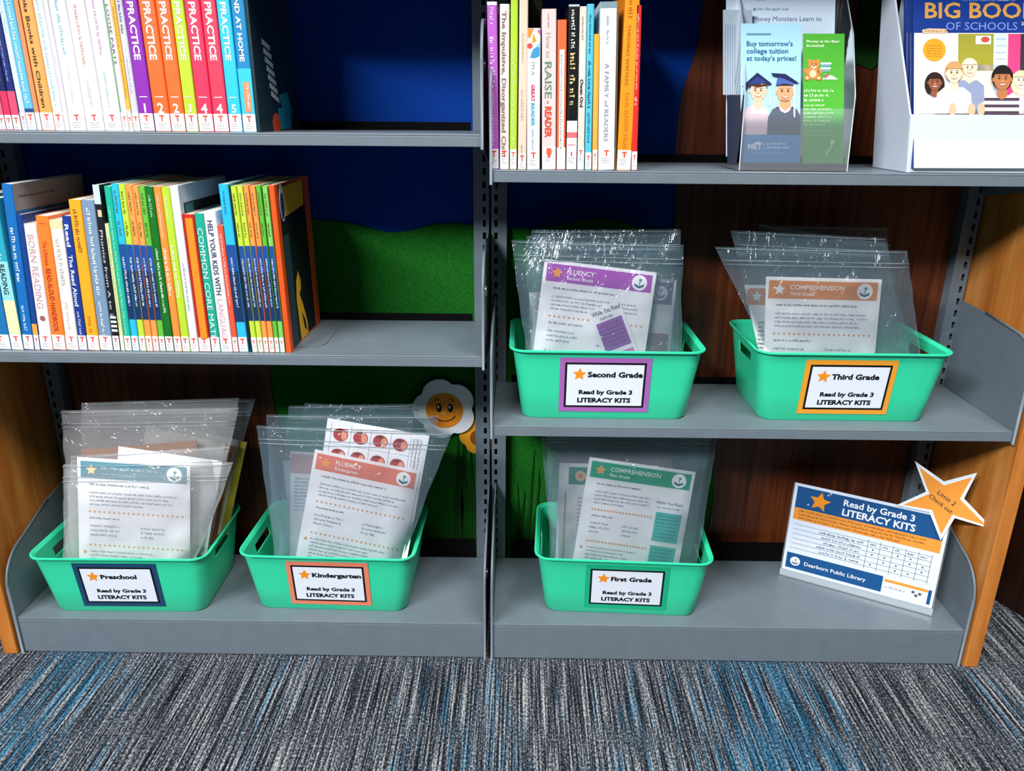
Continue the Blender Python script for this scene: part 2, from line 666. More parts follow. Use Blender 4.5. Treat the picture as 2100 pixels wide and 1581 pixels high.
cutout('leaf', [(0.63, 1.20), (0.655, 1.14), (0.70, 1.15), (0.72, 1.21)], GRASS, YM - 0.012)


def daisy(cx, cz, r, y, petal_m, face_r, face_m, smile):
    mb = MB()
    pts = []
    for i in range(60):
        t = 2 * math.pi * i / 60 + 0.35
        k = 0.80 + 0.20 * abs(math.sin(2.5 * t)) ** 0.55
        pts.append((cx + r * k * math.cos(t), y, cz + r * k * math.sin(t)))
    mb.prism(pts, (0, 0.004, 0), petal_m)
    o = mb.build('daisy', mural)
    fm = MB()
    fr = Fr((cx, y - 0.0008, cz - 0.003), (1, 0, 0), (0, 0, -1))
    fm.prism([(cx + face_r * math.cos(k * math.pi / 16), y - 0.0009, cz - 0.003 + face_r * math.sin(k * math.pi / 16)) for k in range(32)], (0, 0.0008, 0), face_m)
    if smile:
        R = face_r
        bk, wh = ink('#101010'), ink('#ffffff')
        for s in (-1, 1):
            disc(fm, fr, s * 0.30 * R + 0.02 * R, -0.16 * R, 0.15 * R, bk, 2, 0.25 * R)
            disc(fm, fr, s * 0.30 * R - 0.02 * R, -0.22 * R, 0.05 * R, wh, 3, 0.08 * R)
            q = [(s * 0.52 * R, -0.52 * R), (s * 0.42 * R, -0.64 * R), (s * 0.26 * R, -0.64 * R)]
            for (a, b), (c, d) in zip(q, q[1:]):
                line(fm, fr, a, b, c, d, 0.05 * R, bk)
        q = [(0.62 * R * math.cos(math.radians(a)), 0.10 * R - 0.50 * R * math.sin(math.radians(a))) for a in range(205, 341, 9)]
        for (a, b), (c, d) in zip(q, q[1:]):
            line(fm, fr, a, b, c, d, 0.055 * R, bk)
        disc(fm, fr, -0.05 * R, 0.16 * R, 0.13 * R, ink('#f7b24c'), 2, 0.09 * R)
    fm.build('flower_face', o)
    return o


ORANGE = ink('#f7941e')
daisy(-0.0995, 0.4205, 0.066, 0.249, ink('#f4f6fa'), 0.0385, ORANGE, True)
daisy(-0.030, 0.357, 0.040, 0.256, ink('#f0a01e'), 0.018, ink('#8a4a12'), False)

# ------------------------------------------------------------------ bins
LEANS = {}


def make_bin(name_label, x, y, z, rot, frame_hex, line1, group='mint green storage bins of kits', scale=1.0):
    root = thing('storage_bin', name_label, 'bin', (x, y, z), group, (0, 0, rot))
    H, T = 0.131, 0.0022
    wb, db, wr, dr, rad = 0.292, 0.180, 0.338, 0.226, 0.024
    NL, NS, NC = 10, 8, 5

    def loop(w, d, zz, r):
        pts = []
        hw, hd = w / 2, d / 2
        cs = [(hw - r, -hd + r, -90), (hw - r, hd - r, 0), (-hw + r, hd - r, 90), (-hw + r, -hd + r, 180)]
        for q, (cx, cy, a) in enumerate(cs):
            for i in range(NC):
                t = math.radians(a + 90 * i / (NC - 1))
                pts.append((cx + r * math.cos(t), cy + r * math.sin(t), zz))
            nx = cs[(q + 1) % 4]
            e = math.radians(nx[2])
            p1 = (nx[0] + r * math.cos(e), nx[1] + r * math.sin(e))
            p0 = pts[-1]
            n = NS if q % 2 == 0 else NL
            for i in range(1, n):
                pts.append((p0[0] + (p1[0] - p0[0]) * i / n, p0[1] + (p1[1] - p0[1]) * i / n, zz))
        return pts

    hs = [0.0, 0.004, 0.05, 0.090, 0.110, 0.122, 0.127]
    outer, inner = [], []
    for k, h in enumerate(hs):
        f = h / H
        w, d = wb + (wr - 0.012 - wb) * f, db + (dr - 0.012 - db) * f
        ins = 0.004 if k == 0 else 0
        outer.append(loop(w - ins, d - ins, h, rad))
        inner.append(loop(w - 2 * T, d - 2 * T, max(h, T), rad - T * 0.5))
    # flared rim with a small turned-down lip
    rim = [loop(wr - 0.002, dr - 0.002, 0.1275, rad + 0.005), loop(wr, dr, 0.1285, rad + 0.006), loop(wr, dr, 0.1310, rad + 0.006), loop(wr - 0.006, dr - 0.006, 0.1318, rad + 0.003)]
    chain = outer + rim + list(reversed(inner))
    n = len(outer[0])
    mb = MB()
    vs = [p for lp in chain for p in lp]
    fs = []
    # faces on the two short sides between heights 3 and 4 that are the handle openings
    s1 = set(range(NC - 1 + 2, NC - 1 + NS - 2))
    off = NC + (NS - 1) + NC + (NL - 1)
    s2 = set(off + i for i in s1)
    hole = s1 | s2
    io, ii = 3, len(outer) + len(rim) + len(inner) - 1 - 4
    for k in range(len(chain) - 1):
        for i in range(n):
            j = (i + 1) % n
            if i in hole and k in (io, ii):
                continue
            fs.append((k * n + i, k * n + j, (k + 1) * n + j, (k + 1) * n + i))
    o_lo, o_hi, i_hi, i_lo = io * n, (io + 1) * n, ii * n, (ii + 1) * n
    for side in (sorted(s1), sorted(s2)):
        for i in side:
            fs.append((o_lo + i, o_lo + i + 1, i_lo + i + 1, i_lo + i))
            fs.append((o_hi + i, o_hi + i + 1, i_hi + i + 1, i_hi + i))
        for i in (side[0], side[-1] + 1):
            fs.append((o_lo + i, o_hi + i, i_hi + i, i_lo + i))
    fs.append(tuple(range(n - 1, -1, -1)))
    last = (len(chain) - 1) * n
    fs.append(tuple(last + i for i in range(n)))
    mb.add(vs, fs, BIN, True)
    mb.build('tub', root, 0, 40)
    # the label card on the front
    cb = MB()
    hb = Vector((0, -db / 2, 0))
    ht = Vector((0, -(dr - 0.012) / 2, H))
    vdir = (ht - hb).normalized()
    c = hb + vdir * 0.067 + Vector((LABX.get(line1, 0.0), -0.0012, 0))
    W, Hc = 0.157, 0.104
    fr = Fr(c + vdir * (Hc / 2) - Vector((W / 2, 0, 0)), (1, 0, 0), -vdir)
    nrm = fr.n
    cb.prism([fr.pt(0, 0), fr.pt(0, Hc), fr.pt(W, Hc), fr.pt(W, 0)], -nrm * 0.0006, ink(frame_hex))
    b = 0.0088
    rect(cb, fr, b, b, W - b, Hc - b, ink('#0b0c12'), 1)
    b = 0.0125
    rect(cb, fr, b, b, W - b, Hc - b, ink('#e8eefa'), 2)
    star(cb, fr, 0.034, 0.031, 0.0125, ORANGE, 3, 0.05)
    bk = ink('#0d0d12')
    text(cb, fr, line1, 0.048, 0.036, 0.0100, bk, w=TITLEW[line1], bold=0.045, l=3)
    text(cb, fr, 'Read by Grade 3', W / 2 + 0.002, 0.069, 0.0082, bk, w=0.093, align='C', bold=0.045, l=3)
    text(cb, fr, 'LITERACY KITS', W / 2, 0.085, 0.0088, bk, w=0.093, align='C', bold=0.048, l=3)
    cb.build('label_card', root)
    return root


LABX = {'Second Grade': -0.003, 'Third Grade': -0.006, 'Preschool': -0.006, 'Kindergarten': 0.002, 'First Grade': 0.008}
TITLEW = {'Second Grade': 0.095, 'Third Grade': 0.082, 'Preschool': 0.068, 'Kindergarten': 0.094, 'First Grade': 0.077}
YBIN = 0.125
make_bin('mint green bin labelled Second Grade with a purple-framed card', 0.2050, YBIN + 0.004, ZM, 0.0, '#a864b4', 'Second Grade')
make_bin('mint green bin labelled Third Grade with an orange-framed card', 0.627, YBIN + 0.006, ZM, 0.0, '#f0a030', 'Third Grade')
make_bin('mint green bin labelled Preschool with a navy-framed card', -0.697, YBIN - 0.012, ZB, math.radians(0.6), '#1d4468', 'Preschool')
make_bin('mint green bin labelled Kindergarten with a salmon-framed card', -0.305, YBIN + 0.002, ZB, math.radians(-1.5), '#e88468', 'Kindergarten')
make_bin('mint green bin labelled First Grade with a green-framed card', 0.2590, YBIN + 0.002, ZB, math.radians(-2.5), '#17b183', 'First Grade')
# ------------------------------------------------------------------ books
RED_T = ink('#d8402c')
STICKER = ink('#e9e6ea')
STICKG = ink('#a9a6b0')
_last = {}


def book(shelf, x0, x1, top, col, label, bands=(), texts=(), ups=(), ys=0.012, depth=0.19, h=None, side=None, sticker=True,
         tpos=0.55, sth=0.026, spine_col=None, art=None):
    """one book: x0..x1 spine pixels at the shelf, top = pixel of the top-left corner of the spine (or None with a height h)"""
    z, ypx, group = SHELVES[shelf]
    X0, X1 = on_y(x0, ypx, ys).x, on_y(x1, ypx, ys).x
    th = 0.0
    if top is not None:
        P = on_y(top[0], top[1], ys)
        h = P.z - z
        th = math.atan2(P.x - X0, h)
        h = h / math.cos(th)
        pv = _last.get(shelf)
        if pv and ys == pv[3]:           # books lean on each other, they do not cross
            gap = max(0.0, X0 - pv[0])
            th = max(th, pv[1] - gap / min(h, pv[2]))
    w = (X1 - X0 - 0.0003)
    if top is not None:
        _last[shelf] = (X1, th, h, ys)
    root = thing('book', label, 'book', (X0, ys, z + max(0.0, w * math.sin(th)) + 0.0003), group, (0, th, 0))
    w *= math.cos(th)
    t = min(0.0012, w * 0.12)
    cb = MB()
    cm = cov(col)
    sc = cov(spine_col or col)
    # spine slightly rounded, boards on both sides
    r = min(0.0022, w * 0.22)
    sec = [(0, depth), (0, r)] + [(r - r * math.cos(a), r - r * math.sin(a)) for a in (0.6, 1.1)] + [(r, 0), (w - r, 0)] + \
          [(w - r + r * math.sin(a), r - r * math.cos(a)) for a in (0.5, 1.0)] + [(w, r), (w, depth), (w - t, depth), (w - t, t), (t, t), (t, depth)]
    cb.prism([(a, b, 0) for a, b in sec], (0, 0, h), cm)
    up = Fr((0, -0.00005, h), (1, 0, 0), (0, 0, 1 * -1))
    if spine_col:
        rect(cb, up, 0.0002, 0.0003, w - 0.0002, h - 0.0003, sc, 0.5)
    for f0, f1, c in bands:
        rect(cb, up, 0.0003, f0 * h, w - 0.0003, f1 * h, cov(c), 1)
    dn = Fr((w, -0.00005, h), (0, 0, -1), (-1, 0, 0))
    for tx in texts:
        body, f0, f1, c, hf = tx[:5]
        bold = tx[5] if len(tx) > 5 else 0.0
        cen = tx[6] if len(tx) > 6 else tpos
        ch = hf * w
        ty = w * cen + ch / 2
        if body.startswith('~'):
            greek(cb, dn, f0 * h, ty - ch, (f1 - f0) * h, ch, ink(c), hash_str(label + body), 2)
        else:
            text(cb, dn, body, f0 * h, ty, ch, ink(c), w=(f1 - f0) * h, bold=bold, l=2)
    for body, fc, hf, c in ups:
        if body == '~':
            rect(cb, up, w * 0.22, fc * h, w * 0.78, fc * h + 0.0012, ink(c), 2)
        else:
            text(cb, up, body, w / 2, fc * h + hf * w / 2, hf * w, ink(c), align='C', bold=0.02, l=2)
    if art:
        art(cb, up, w, h)
    if side:                              # art on the cover that shows past the shorter neighbours
        sf = Fr((w + 0.00005, 0, h), (0, 1, 0), (0, 0, -1), (1, 0, 0))
        side(cb, sf, depth, h)
    cb.build('cover', root)
    pb = MB()
    pb.box(t, w - t, t, depth - 0.001, 0.0006, h - 0.0006, PAPER)
    pb.build('page_block', root)
    if sticker:
        sb = MB()
        sr = Fr((0, -0.0004, sth), (1, 0, 0), (0, 0, -1))
        mrg = 0.0004
        sb.prism([sr.pt(mrg, 0, 0), sr.pt(mrg, sth - 0.0008, 0), sr.pt(w - mrg, sth - 0.0008, 0), sr.pt(w - mrg, 0, 0)], (0, 0.0003, 0), STICKER)
        if sticker != 'plain':
            tw = min(0.0095, w * 0.55)
            text(sb, sr, 'T', w / 2, 0.0105 + 0.0006, min(0.0088, max(tw * 1.15, 0.0052)), RED_T, align='C', bold=0.03, l=1)
            rr = random.Random(hash_str(label))
            for k in range(3):
                rect(sb, sr, w * 0.2, 0.0140 + k * 0.0032, w * rr.uniform(0.5, 0.82), 0.0149 + k * 0.0032, STICKG, 1)
        sb.build('call_number_label', root)
    return root


def hash_str(s):
    k = 7
    for ch in s:
        k = (k * 31 + ord(ch)) % 1000003
    return k


SHELVES = {'up': (ZL1, 270, 'books on the upper shelf of the blue bay'),
           'mid': (ZL2, 721, 'books on the middle shelf beside the bookend'),
           'rt': (ZR1, 346, 'books on the shelf beside the brochures')}

# --- upper shelf: spines run out of the top of the photo
def px(c):
    return c / 3.5


W_ = '#f1eff4'
for c0, c1, spec in [
    (-70, 2, dict(col='#16245e', bands=[(0.80, 1, '#a65cc0')], h=0.25, label='navy book with a lilac foot, outermost on the upper shelf', texts=[('~a', .3, .7, '#9fb6d8', .3)])),
    (4, 52, dict(col='#131c52', bands=[(0.775, 1, '#e85f7c')], h=0.25, label='navy book with a rose-pink foot, beside the lilac-footed one', texts=[('~a', .3, .72, '#8fa6cc', .22)], sth=0.022)),
    (53, 104, dict(col='#131c52', bands=[(0.775, 1, '#cf2d56')], h=0.25, label='navy book with a crimson foot, second before the pale blue spines', texts=[('~a', .3, .72, '#8fa6cc', .22)], sth=0.022)),
    (105, 163, dict(col='#18246a', bands=[(0.775, 1, '#e0496b')], h=0.25, label='navy book with a coral-red foot, touching the pale blue spines', texts=[('~a', .3, .72, '#8fa6cc', .22)], sth=0.022)),
    (165, 206, dict(col='#c6dde8', h=0.27, label='thin very pale blue book beside the navy and pink ones', texts=[('~a', .2, .5, '#a9d2e6', .3)])),
    (207, 272, dict(col='#5cb4d6', h=0.275, label='sky blue book with white lettering, beside a thin red one', texts=[('~b', .25, .86, '#d8f2fa', .36)], bands=[(0.885, 0.905, '#23417e')])),
    (273, 308, dict(col='#b8423a', h=0.265, bands=[(0.30, 1, '#c98a5a')], label='thin brick-red and tan book touching the apricot one', texts=[], sticker='plain')),
    (309, 402, dict(col='#eea055', h=0.275, label='apricot orange book with black lettering about books with children', texts=[('Picture Books', .10, .40, '#2c2018', .30, .01), ('Books with Children', .42, .88, '#2c2018', .30, .01)])),
    (403, 472, dict(col='#dfe3e8', h=0.275, label='white book with pale aqua lettering, touching the apricot one', texts=[('~a', .33, .88, '#9fd0dc', .30)])),
    (473, 508, dict(col='#ddd6e0', h=0.27, label='thin white book with a pink hairline beside the aqua-lettered one', texts=[('~a', .5, .8, '#cfc4d4', .2)], sticker='plain')),
    (509, 628, dict(col='#e0e1e6', h=0.28, label='white book with a pale teal title, two before the red-lettered one', texts=[('~a', .22, .62, '#8cbfd0', .20), ('~b', .68, .86, '#d3d0d8', .14)])),
    (629, 758, dict(col='#e2dddd', h=0.275, label='wide white book with a faint red title', texts=[('~a', .36, .66, '#d99a92', .17), ('~b', .74, .88, '#d9bda6', .14)])),
    (759, 884, dict(col='#dddce4', h=0.28, label='wide white book with a faint mauve title, beside the green-edged one', texts=[('~a', .26, .62, '#c69cc0', .15), ('~b', .70, .88, '#a9d2c8', .13)])),
    (885, 932, dict(col='#e4e6e4', h=0.275, label='white book with a green edge, lettered LOOSE PARTS', texts=[('LOOSE PARTS', .36, .655, '#4a4a52', .42, .0, .55)], art=lambda cb, up, w, h: rect(cb, up, 0.0002, 0, w * 0.16, h * 0.90, cov('#5a9a58'), 2))),
    (933, 962, dict(col='#f0b23e', h=0.27, bands=[(0.885, 1, '#f2e6d0')], label='thin golden yellow book between the green-edged and grey-white ones', texts=[('~a', .36, .82, '#a9782a', .34)])),
    (963, 1014, dict(col='#c8c7d4', h=0.27, label='grey-white book beside the purple number 1 workbook', texts=[('~a', .3, .5, '#6a6a80', .34), ('~b', .62, .8, '#b4b2c4', .22)])),
]:
    spec = dict(spec)
    col, lab = spec.pop('col'), spec.pop('label')
    book('up', px(c0), px(c1), None, col, lab, **spec)
for c0, c1, colr, num, lab in [
    (1016, 1117, '#8526a8', '1', 'purple PRACTICE workbook numbered 1'),
    (1121, 1234, '#f2672a', '2', 'orange PRACTICE workbook numbered 2, touching the purple one'),
    (1237, 1338, '#f26a2c', '2', 'orange PRACTICE workbook numbered 2, touching the lime one'),
    (1342, 1430, '#b8d334', '3', 'lime green PRACTICE workbook numbered 3'),
    (1434, 1540, '#ee3358', '4', 'crimson pink PRACTICE workbook numbered 4, touching the lime one'),
    (1544, 1648, '#f03a58', '4', 'crimson pink PRACTICE workbook numbered 4, touching the cyan one'),
    (1652, 1745, '#2fc0ea', '5', 'cyan PRACTICE workbook numbered 5'),
]:
    book('up', px(c0), px(c1), None, colr, lab, texts=[('L PRACTICE', 0.288, .628, '#f4ecf2', .44, .03, .50)],
         ups=[('~', .815, 0, '#f4eef4'), (num, .875, .62, '#fdfafc')], h=0.272, depth=0.205)


def at_home(cb, up, w, h):
    rect(cb, up, w * 0.30, h * 0.735, w * 0.80, h * 0.895, ink('#ee8a62'), 2)
    greek(cb, Fr(up.pt(w * 0.72, h * 0.745), (0, 0, -1), (-1, 0, 0)), 0, 0, h * 0.14, w * 0.2, ink('#f6d8c6'), 3, 3)


book('up', px(1750), px(1846), None, '#1482b8', 'blue and cyan activity book with an orange strip on its spine', bands=[(0.665, 1, '#35bfe6')],
     texts=[('UP AND AT HOME', .20, .63, '#eaf6fb', .34, .03)], h=0.27, depth=0.205, art=at_home)


def script_cover(cb, sf, d, h):
    wh, tl, rd = ink('#c9d3d6'), ink('#1f9aac'), ink('#d8502c')
    for k in range(7):
        line(cb, sf, 0.045 + 0.004 * k, h * (0.52 + 0.045 * k), 0.085 + 0.004 * k, h * (0.55 + 0.047 * k), 0.008, wh)
    rect(cb, sf, 0.10, h * 0.87, 0.17, h * 0.995, tl, 1)
    poly(cb, sf, [(0.11, h * 0.80), (0.16, h * 0.78), (0.18, h * 0.90), (0.13, h * 0.92)], tl, 2)
    disc(cb, sf, 0.085, h * 0.965, 0.022, rd, 2, 0.018)


book('up', px(1848), px(1872), None, '#1c3238', 'dark teal book at the open end of the upper shelf, its cover in view', h=0.275, depth=0.215, side=script_cover, sticker=False)


# --- middle shelf
def c2(v):
    return v / 3.594


def c3(v):
    return 340 + v / 3.763


def tall_cover(cb, sf, d, h):
    g = ink('#8f9298')
    rect(cb, sf, 0, 0, d, 0.042, g, 1)
    greek(cb, sf, 0.012, 0.018, d * 0.5, 0.004, ink('#3a3c44'), 2)
    text(cb, sf, 'WILEY BLEVINS', 0.04, 0.068, 0.012, ink('#aab2c6'), w=0.13, bold=0.02)
    text(cb, sf, 'CHOOSING AND U', 0.028, 0.102, 0.016, ink('#9a948c'), w=0.15, bold=0.02)
    rect(cb, sf, 0.02, 0.078, 0.055, 0.092, ink('#20484a'), 3)
    rect(cb, sf, 0.012, 0.118, 0.06, 0.145, ink('#2c7a80'), 2)
    text(cb, sf, 'D', 0.018, 0.142, 0.020, ink('#cfe2e0'), bold=0.03, l=3)


def white_tall_side(cb, sf, d, h):
    rect(cb, sf, 0, 0, d, h * 0.5, ink('#b9c0c8'), 1)
    rect(cb, sf, 0.012, 0.028, d, 0.055, ink('#2a2026'), 2)
    rect(cb, sf, 0.018, 0.030, 0.05, 0.052, ink('#2f6a66'), 3)


def zigzag(cb, up, w, h):
    rect(cb, up, w * 0.24, 0.006, w * 0.86, h * 0.90, ink('#f58a1f'), 2)
    n = 46
    for s in (0.12, 0.90):
        for i in range(n):
            y = h * 0.90 * i / n
            poly(cb, up, [(w * (s - 0.10), y), (w * (s - 0.10), y + h * 0.010), (w * (s + 0.12), y + h * 0.010), (w * (s + 0.06), y)], ink('#b8201a'), 3)


def barcode(cb, up, w, h):
    rect(cb, up, w * 0.05, 0.0, w * 0.95, 0.030, ink('#bfe0ec'), 1)
    rect(cb, up, w * 0.3, 0.039, w * 0.85, 0.050, ink('#d8b894'), 1)
    rect(cb, up, w * 0.1, h - 0.060, w * 0.95, h - 0.030, ink('#d8ecf2'), 1)
    for k in range(4):
        rect(cb, up, w * 0.12, h - 0.056 + k * 0.0075, w * 0.95, h - 0.0525 + k * 0.0075, ink('#151515'), 2)


NV = '#153a7a'
for b0, b1, top, col, lab, kw in [
    (-14, 25, (-78, 402), '#1a6fa8', 'blue book cut off by the photo edge on the middle shelf', dict(bands=[(.0, .62, '#2f9ac0')], texts=[('READING', .40, .70, '#d7f0f4', .4, .02)])),
    (26, 50, (-33, 408), '#2aa0b8', 'aqua book with a cream foot, second on the middle shelf', dict(bands=[(.40, .66, '#8fd0d8'), (.66, 1, '#f1dfae')], texts=[('~a', .12, .40, '#e6f6f8', .3), ('READING', .42, .62, '#1c3a44', .42, .02)])),
    (51, 72, (2, 378), '#1268b0', 'tall blue book with a dark cover towering over its short white neighbours', dict(texts=[('~a', .25, .58, '#dfe9f4', .36), ('~b', .72, .88, '#c9dcf0', .30)], side=tall_cover, depth=0.205)),
    (73, 84, (20, 440), '#123e86', 'thin dark blue book with an orange foot', dict(bands=[(.80, 1, '#f0a23a')], texts=[])),
    (85, 110, (25, 460), '#e6dcdf', 'white book lettered BORN READING', dict(texts=[('BORN READING', .08, .66, '#c8a4a4', .52, .0)], art=lambda cb, up, w, h: disc(cb, up, w * .5, h * .74, w * .22, ink('#9a5a56'), 2))),
    (111, 137, (51, 443), '#f47c2c', 'orange book lettered READ-ALOUD HANDBOOK in red', dict(texts=[('The Ultimate', .18, .36, '#b8381c', .34, .0), ('READ-ALOUD HANDBOOK', .38, .86, '#b03418', .38, .02)], ups=[('~', .05, 0, '#d8502a')])),
    (138, 163, (79, 452), '#ebe6dc', 'cream book with faint grey print and an orange patch at its head', dict(bands=[(.0, .06, '#f0d2a0')], texts=[('~a', .14, .5, '#b4aea4', .30), ('~b', .62, .84, '#cfc6ba', .24)])),
    (164, 181, (106, 443), '#17368c', 'navy book with white lettering about reading aloud', dict(texts=[('Read', .06, .22, '#e4e8f4', .46, .02), ('The Read Aloud', .28, .66, '#dfe4f2', .46, .02), ('~c', .70, .90, '#b8c4e4', .30)])),
    (182, 206, (118, 410), '#f5a524', 'golden orange book between the navy and slate ones', dict(texts=[('~a', .06, .34, '#94561a', .30), ('~b', .76, .88, '#c0781c', .34)])),
    (207, 233, (144, 411), '#7590ac', 'slate blue-grey book with a white title', dict(texts=[('~a', .05, .62, '#e2eaf2', .28), ('~b', .66, .94, '#dbe4ee', .24)])),
    (234, 248, (168, 379), '#15171f', 'black phonics book with a striped foot', dict(texts=[('Phonics from A to Z', .26, .80, '#cfcfd4', .42, .0)], art=barcode, depth=0.2)),
    (249, 257, (201, 459), '#cfdc9e', 'thin pale yellow-green book beside the black phonics one', dict(texts=[('~a', .1, .8, '#a9b878', .34)], sticker='plain')),
    (258, 272, (193, 382), '#18b092', 'teal green book in front of the first run of banded workbooks', dict(texts=[('~a', .12, .90, '#8fe0cc', .34)], depth=0.2)),
]:
    book('mid', b0, b1, top, col, lab, **kw)
WB = [
    (273, 287, (210, 377), '#27b8ec', 'cyan workbook with a navy middle band, heading the first banded run'),
    (288, 301, (229, 378), '#bcd840', 'lime workbook with a navy middle band, next to the cyan one of the first run'),
    (302, 315, (247, 379), '#f79a4a', 'orange workbook with a navy middle band, next to the lime one of the first run'),
    (316, 328, (261, 381), '#f79c50', 'orange workbook with a navy middle band, next to the green one of the first run'),
    (329, 341, (275, 382), '#62b83e', 'green workbook with a navy middle band, next to the dark green book'),
]
WB2 = [
    (518, 529, (472, 382), '#b9d63e', 'lime workbook with a navy middle band, first after the dark gap'),
    (530, 541, (485, 381), '#c4d944', 'lime workbook with a navy middle band, second after the dark gap'),
    (542, 552, (498, 381), '#f79a48', 'orange workbook with a navy middle band, third after the dark gap'),
    (553, 564, (511, 382), '#f7944a', 'orange workbook with a navy middle band, fourth after the dark gap'),
    (565, 574, (524, 381), '#5cb436', 'green workbook with a navy middle band, fifth after the dark gap'),
    (575, 585, (537, 382), '#7cc45c', 'pale green workbook with a navy middle band, beside the orange cover'),
]


def workbook(b0, b1, top, col, lab):
    book('mid', b0, b1, top, col, lab, bands=[(.345, .50, '#1a4a94'), (.50, .80, '#15305e')],
         texts=[('~a', .04, .17, '#5c6430', .34), ('~b', .21, .30, '#5c6430', .36), ('~c', .42, .72, '#d6dfee', .34)], depth=0.205)


for a in WB:
    workbook(*a)
for b0, b1, top, col, lab, kw in [
    (342, 358, (291, 383), '#0f6c1c', 'dark green book with white lettering', dict(texts=[('~a', .05, .18, '#9ed0a0', .32), ('~b', .36, .76, '#dcefdc', .30)])),
    (359, 374, (307, 383), '#f58c3c', 'orange book between the dark green and lime ones', dict(texts=[('~a', .05, .30, '#fbe2cc', .22), ('~b', .36, .66, '#fdf2e8', .40)])),
    (375, 391, (325, 384), '#b3d335', 'lime book beside the tall white one', dict(texts=[('~a', .05, .2, '#e6f2b4', .3), ('~b', .34, .66, '#f6fbe0', .40)])),
    (392, 409, (341, 381), '#dfe2e8', 'tall white book rising beside the red zigzag one', dict(texts=[('~a', .45, .75, '#7a90b0', .22)], side=white_tall_side, depth=0.205)),
    (410, 434, (358, 440), '#c8281c', 'orange book with a red zigzag border', dict(art=zigzag)),
    (435, 453, (394, 438), '#1aa58c', 'teal book lettered COMMON CORE MATH', dict(texts=[('COMMON CORE MATH', .10, .92, '#d8f2ea', .60, .0)])),
    (454, 478, (414, 434), '#e4e3ea', 'white book lettered HELP YOUR KIDS WITH in navy and pink', dict(texts=[('HELP YOUR KIDS WITH', .06, .58, '#34425e', .42, .02), ('LANGUAGE', .61, .93, '#d8a4ae', .46, .0)])),
    (479, 490, (444, 463), '#e8543a', 'thin tomato red book between white and cyan ones', dict(texts=[('~a', .06, .62, '#f6c8ba', .36)])),
    (491, 510, (447, 378), '#29b6ea', 'cyan workbook with a navy middle band, just before the dark gap', dict(bands=[(.345, .50, '#1a4a94'), (.50, .81, '#15305e')], texts=[('~a', .04, .17, '#1c6a90', .22), ('~c', .42, .72, '#d6dfee', .24)], depth=0.205)),
]:
    book('mid', b0, b1, top, col, lab, **kw)
for a in WB2:
    workbook(*a)


def banana_cover(cb, sf, d, h):
    bk, ye, wh = ink('#101318'), ink('#e8b020'), ink('#dfe4e8')
    rect(cb, sf, 0.016, 0.004, d - 0.036, h - 0.004, bk, 1)
    poly(cb, sf, [(0.020, 0.006), (0.026, h * 0.20), (d - 0.045, h * 0.17), (d - 0.040, 0.004)], ye, 2)
    disc(cb, sf, 0.030, h * 0.11, 0.014, wh, 3, 0.030)
    disc(cb, sf, 0.030, h * 0.13, 0.010, ink('#1d3a66'), 4, 0.022)
    rect(cb, sf, 0.018, h * 0.30, 0.050, h * 0.99, ink('#27434a'), 2)
    q = [(0.064, h * 0.99), (0.058, h * 0.72), (0.066, h * 0.60), (0.082, h * 0.55), (0.092, h * 0.62), (0.088, h * 0.74), (0.110, h * 0.90), (0.112, h * 0.985)]
    poly(cb, sf, q, ye, 2)
    poly(cb, sf, [(0.078, h * 0.70), (0.094, h * 0.66), (0.090, h * 0.76)], bk, 3)
    poly(cb, sf, [(0.082, h * 0.82), (0.098, h * 0.88), (0.104, h * 0.96), (0.090, h * 0.93)], bk, 3)


book('mid', 586.5, 598, (550, 380), '#e2551c', 'orange-spined picture book with a black and yellow cover, against the bookend', texts=[], side=banana_cover, depth=0.20, sticker=False)
book('mid', 511.5, 517.3, (466, 381), '#101d33', 'very thin dark book in the gap between banded workbooks', depth=0.19, sticker=False, ys=0.014)

# the bookend
be = thing('bookend', 'grey steel bookend with its flat foot out past the picture book', 'bookend')
mb = MB()
e0, e1 = on_z(602, 715, ZL2).x, on_z(690, 680, ZL2).x
yb0, yb1 = 0.045, 0.150
plate = [(e0, yb0), (e1 - 0.022, yb0)] + [(e1 - 0.022 + 0.022 * math.sin(math.radians(a)), yb0 + 0.022 - 0.022 * math.cos(math.radians(a))) for a in (20, 45, 70)] + [(e1, yb0 + 0.024), (e1, yb1), (e0, yb1)]
mb.prism([(x, y, ZL2 + 0.0004) for x, y in plate], (0, 0, 0.0012), STEEL)
mb.build('foot_plate', be)
mb = MB()
mb.box(e0 - 0.0016, e0 - 0.0002, yb0, yb1, ZL2 + 0.0004, ZL2 + 0.06, STEEL)
mb.build('upright_plate', be)


# --- the shelf beside the brochures
def c4(v):
    return 960 + v / 4.161


def reader_top(cb, up, w, h):
    rect(cb, up, 0.0005, 0.0004, w - 0.0005, h * 0.205, ink('#e8f2f6'), 1)
    poly(cb, up, [(0.0006, 0.0006), (w * 0.5, 0.0006), (w * 0.2, h * 0.07), (0.0006, h * 0.06)], ink('#f0883c'), 2)
    poly(cb, up, [(w * 0.45, h * 0.03), (w * 0.72, h * 0.09), (w * 0.35, h * 0.10)], ink('#f49a1e'), 2)
    disc(cb, up, w * 0.20, h * 0.12, w * 0.20, ink('#e2483a'), 2)
    poly(cb, up, [(w * 0.75, h * 0.02), (w * 0.98, 0.001), (w * 0.98, h * 0.05)], ink('#c8489a'), 2)
    poly(cb, up, [(w * 0.2, h * 0.20), (w * 0.45, h * 0.14), (w * 0.95, h * 0.12), (w * 0.95, h * 0.19), (w * 0.6, h * 0.203)], ink('#3f8fc0'), 2)
    poly(cb, up, [(w * 0.6, h * 0.13), (w * 0.95, h * 0.09), (w * 0.95, h * 0.13)], ink('#7cc4d8'), 3)


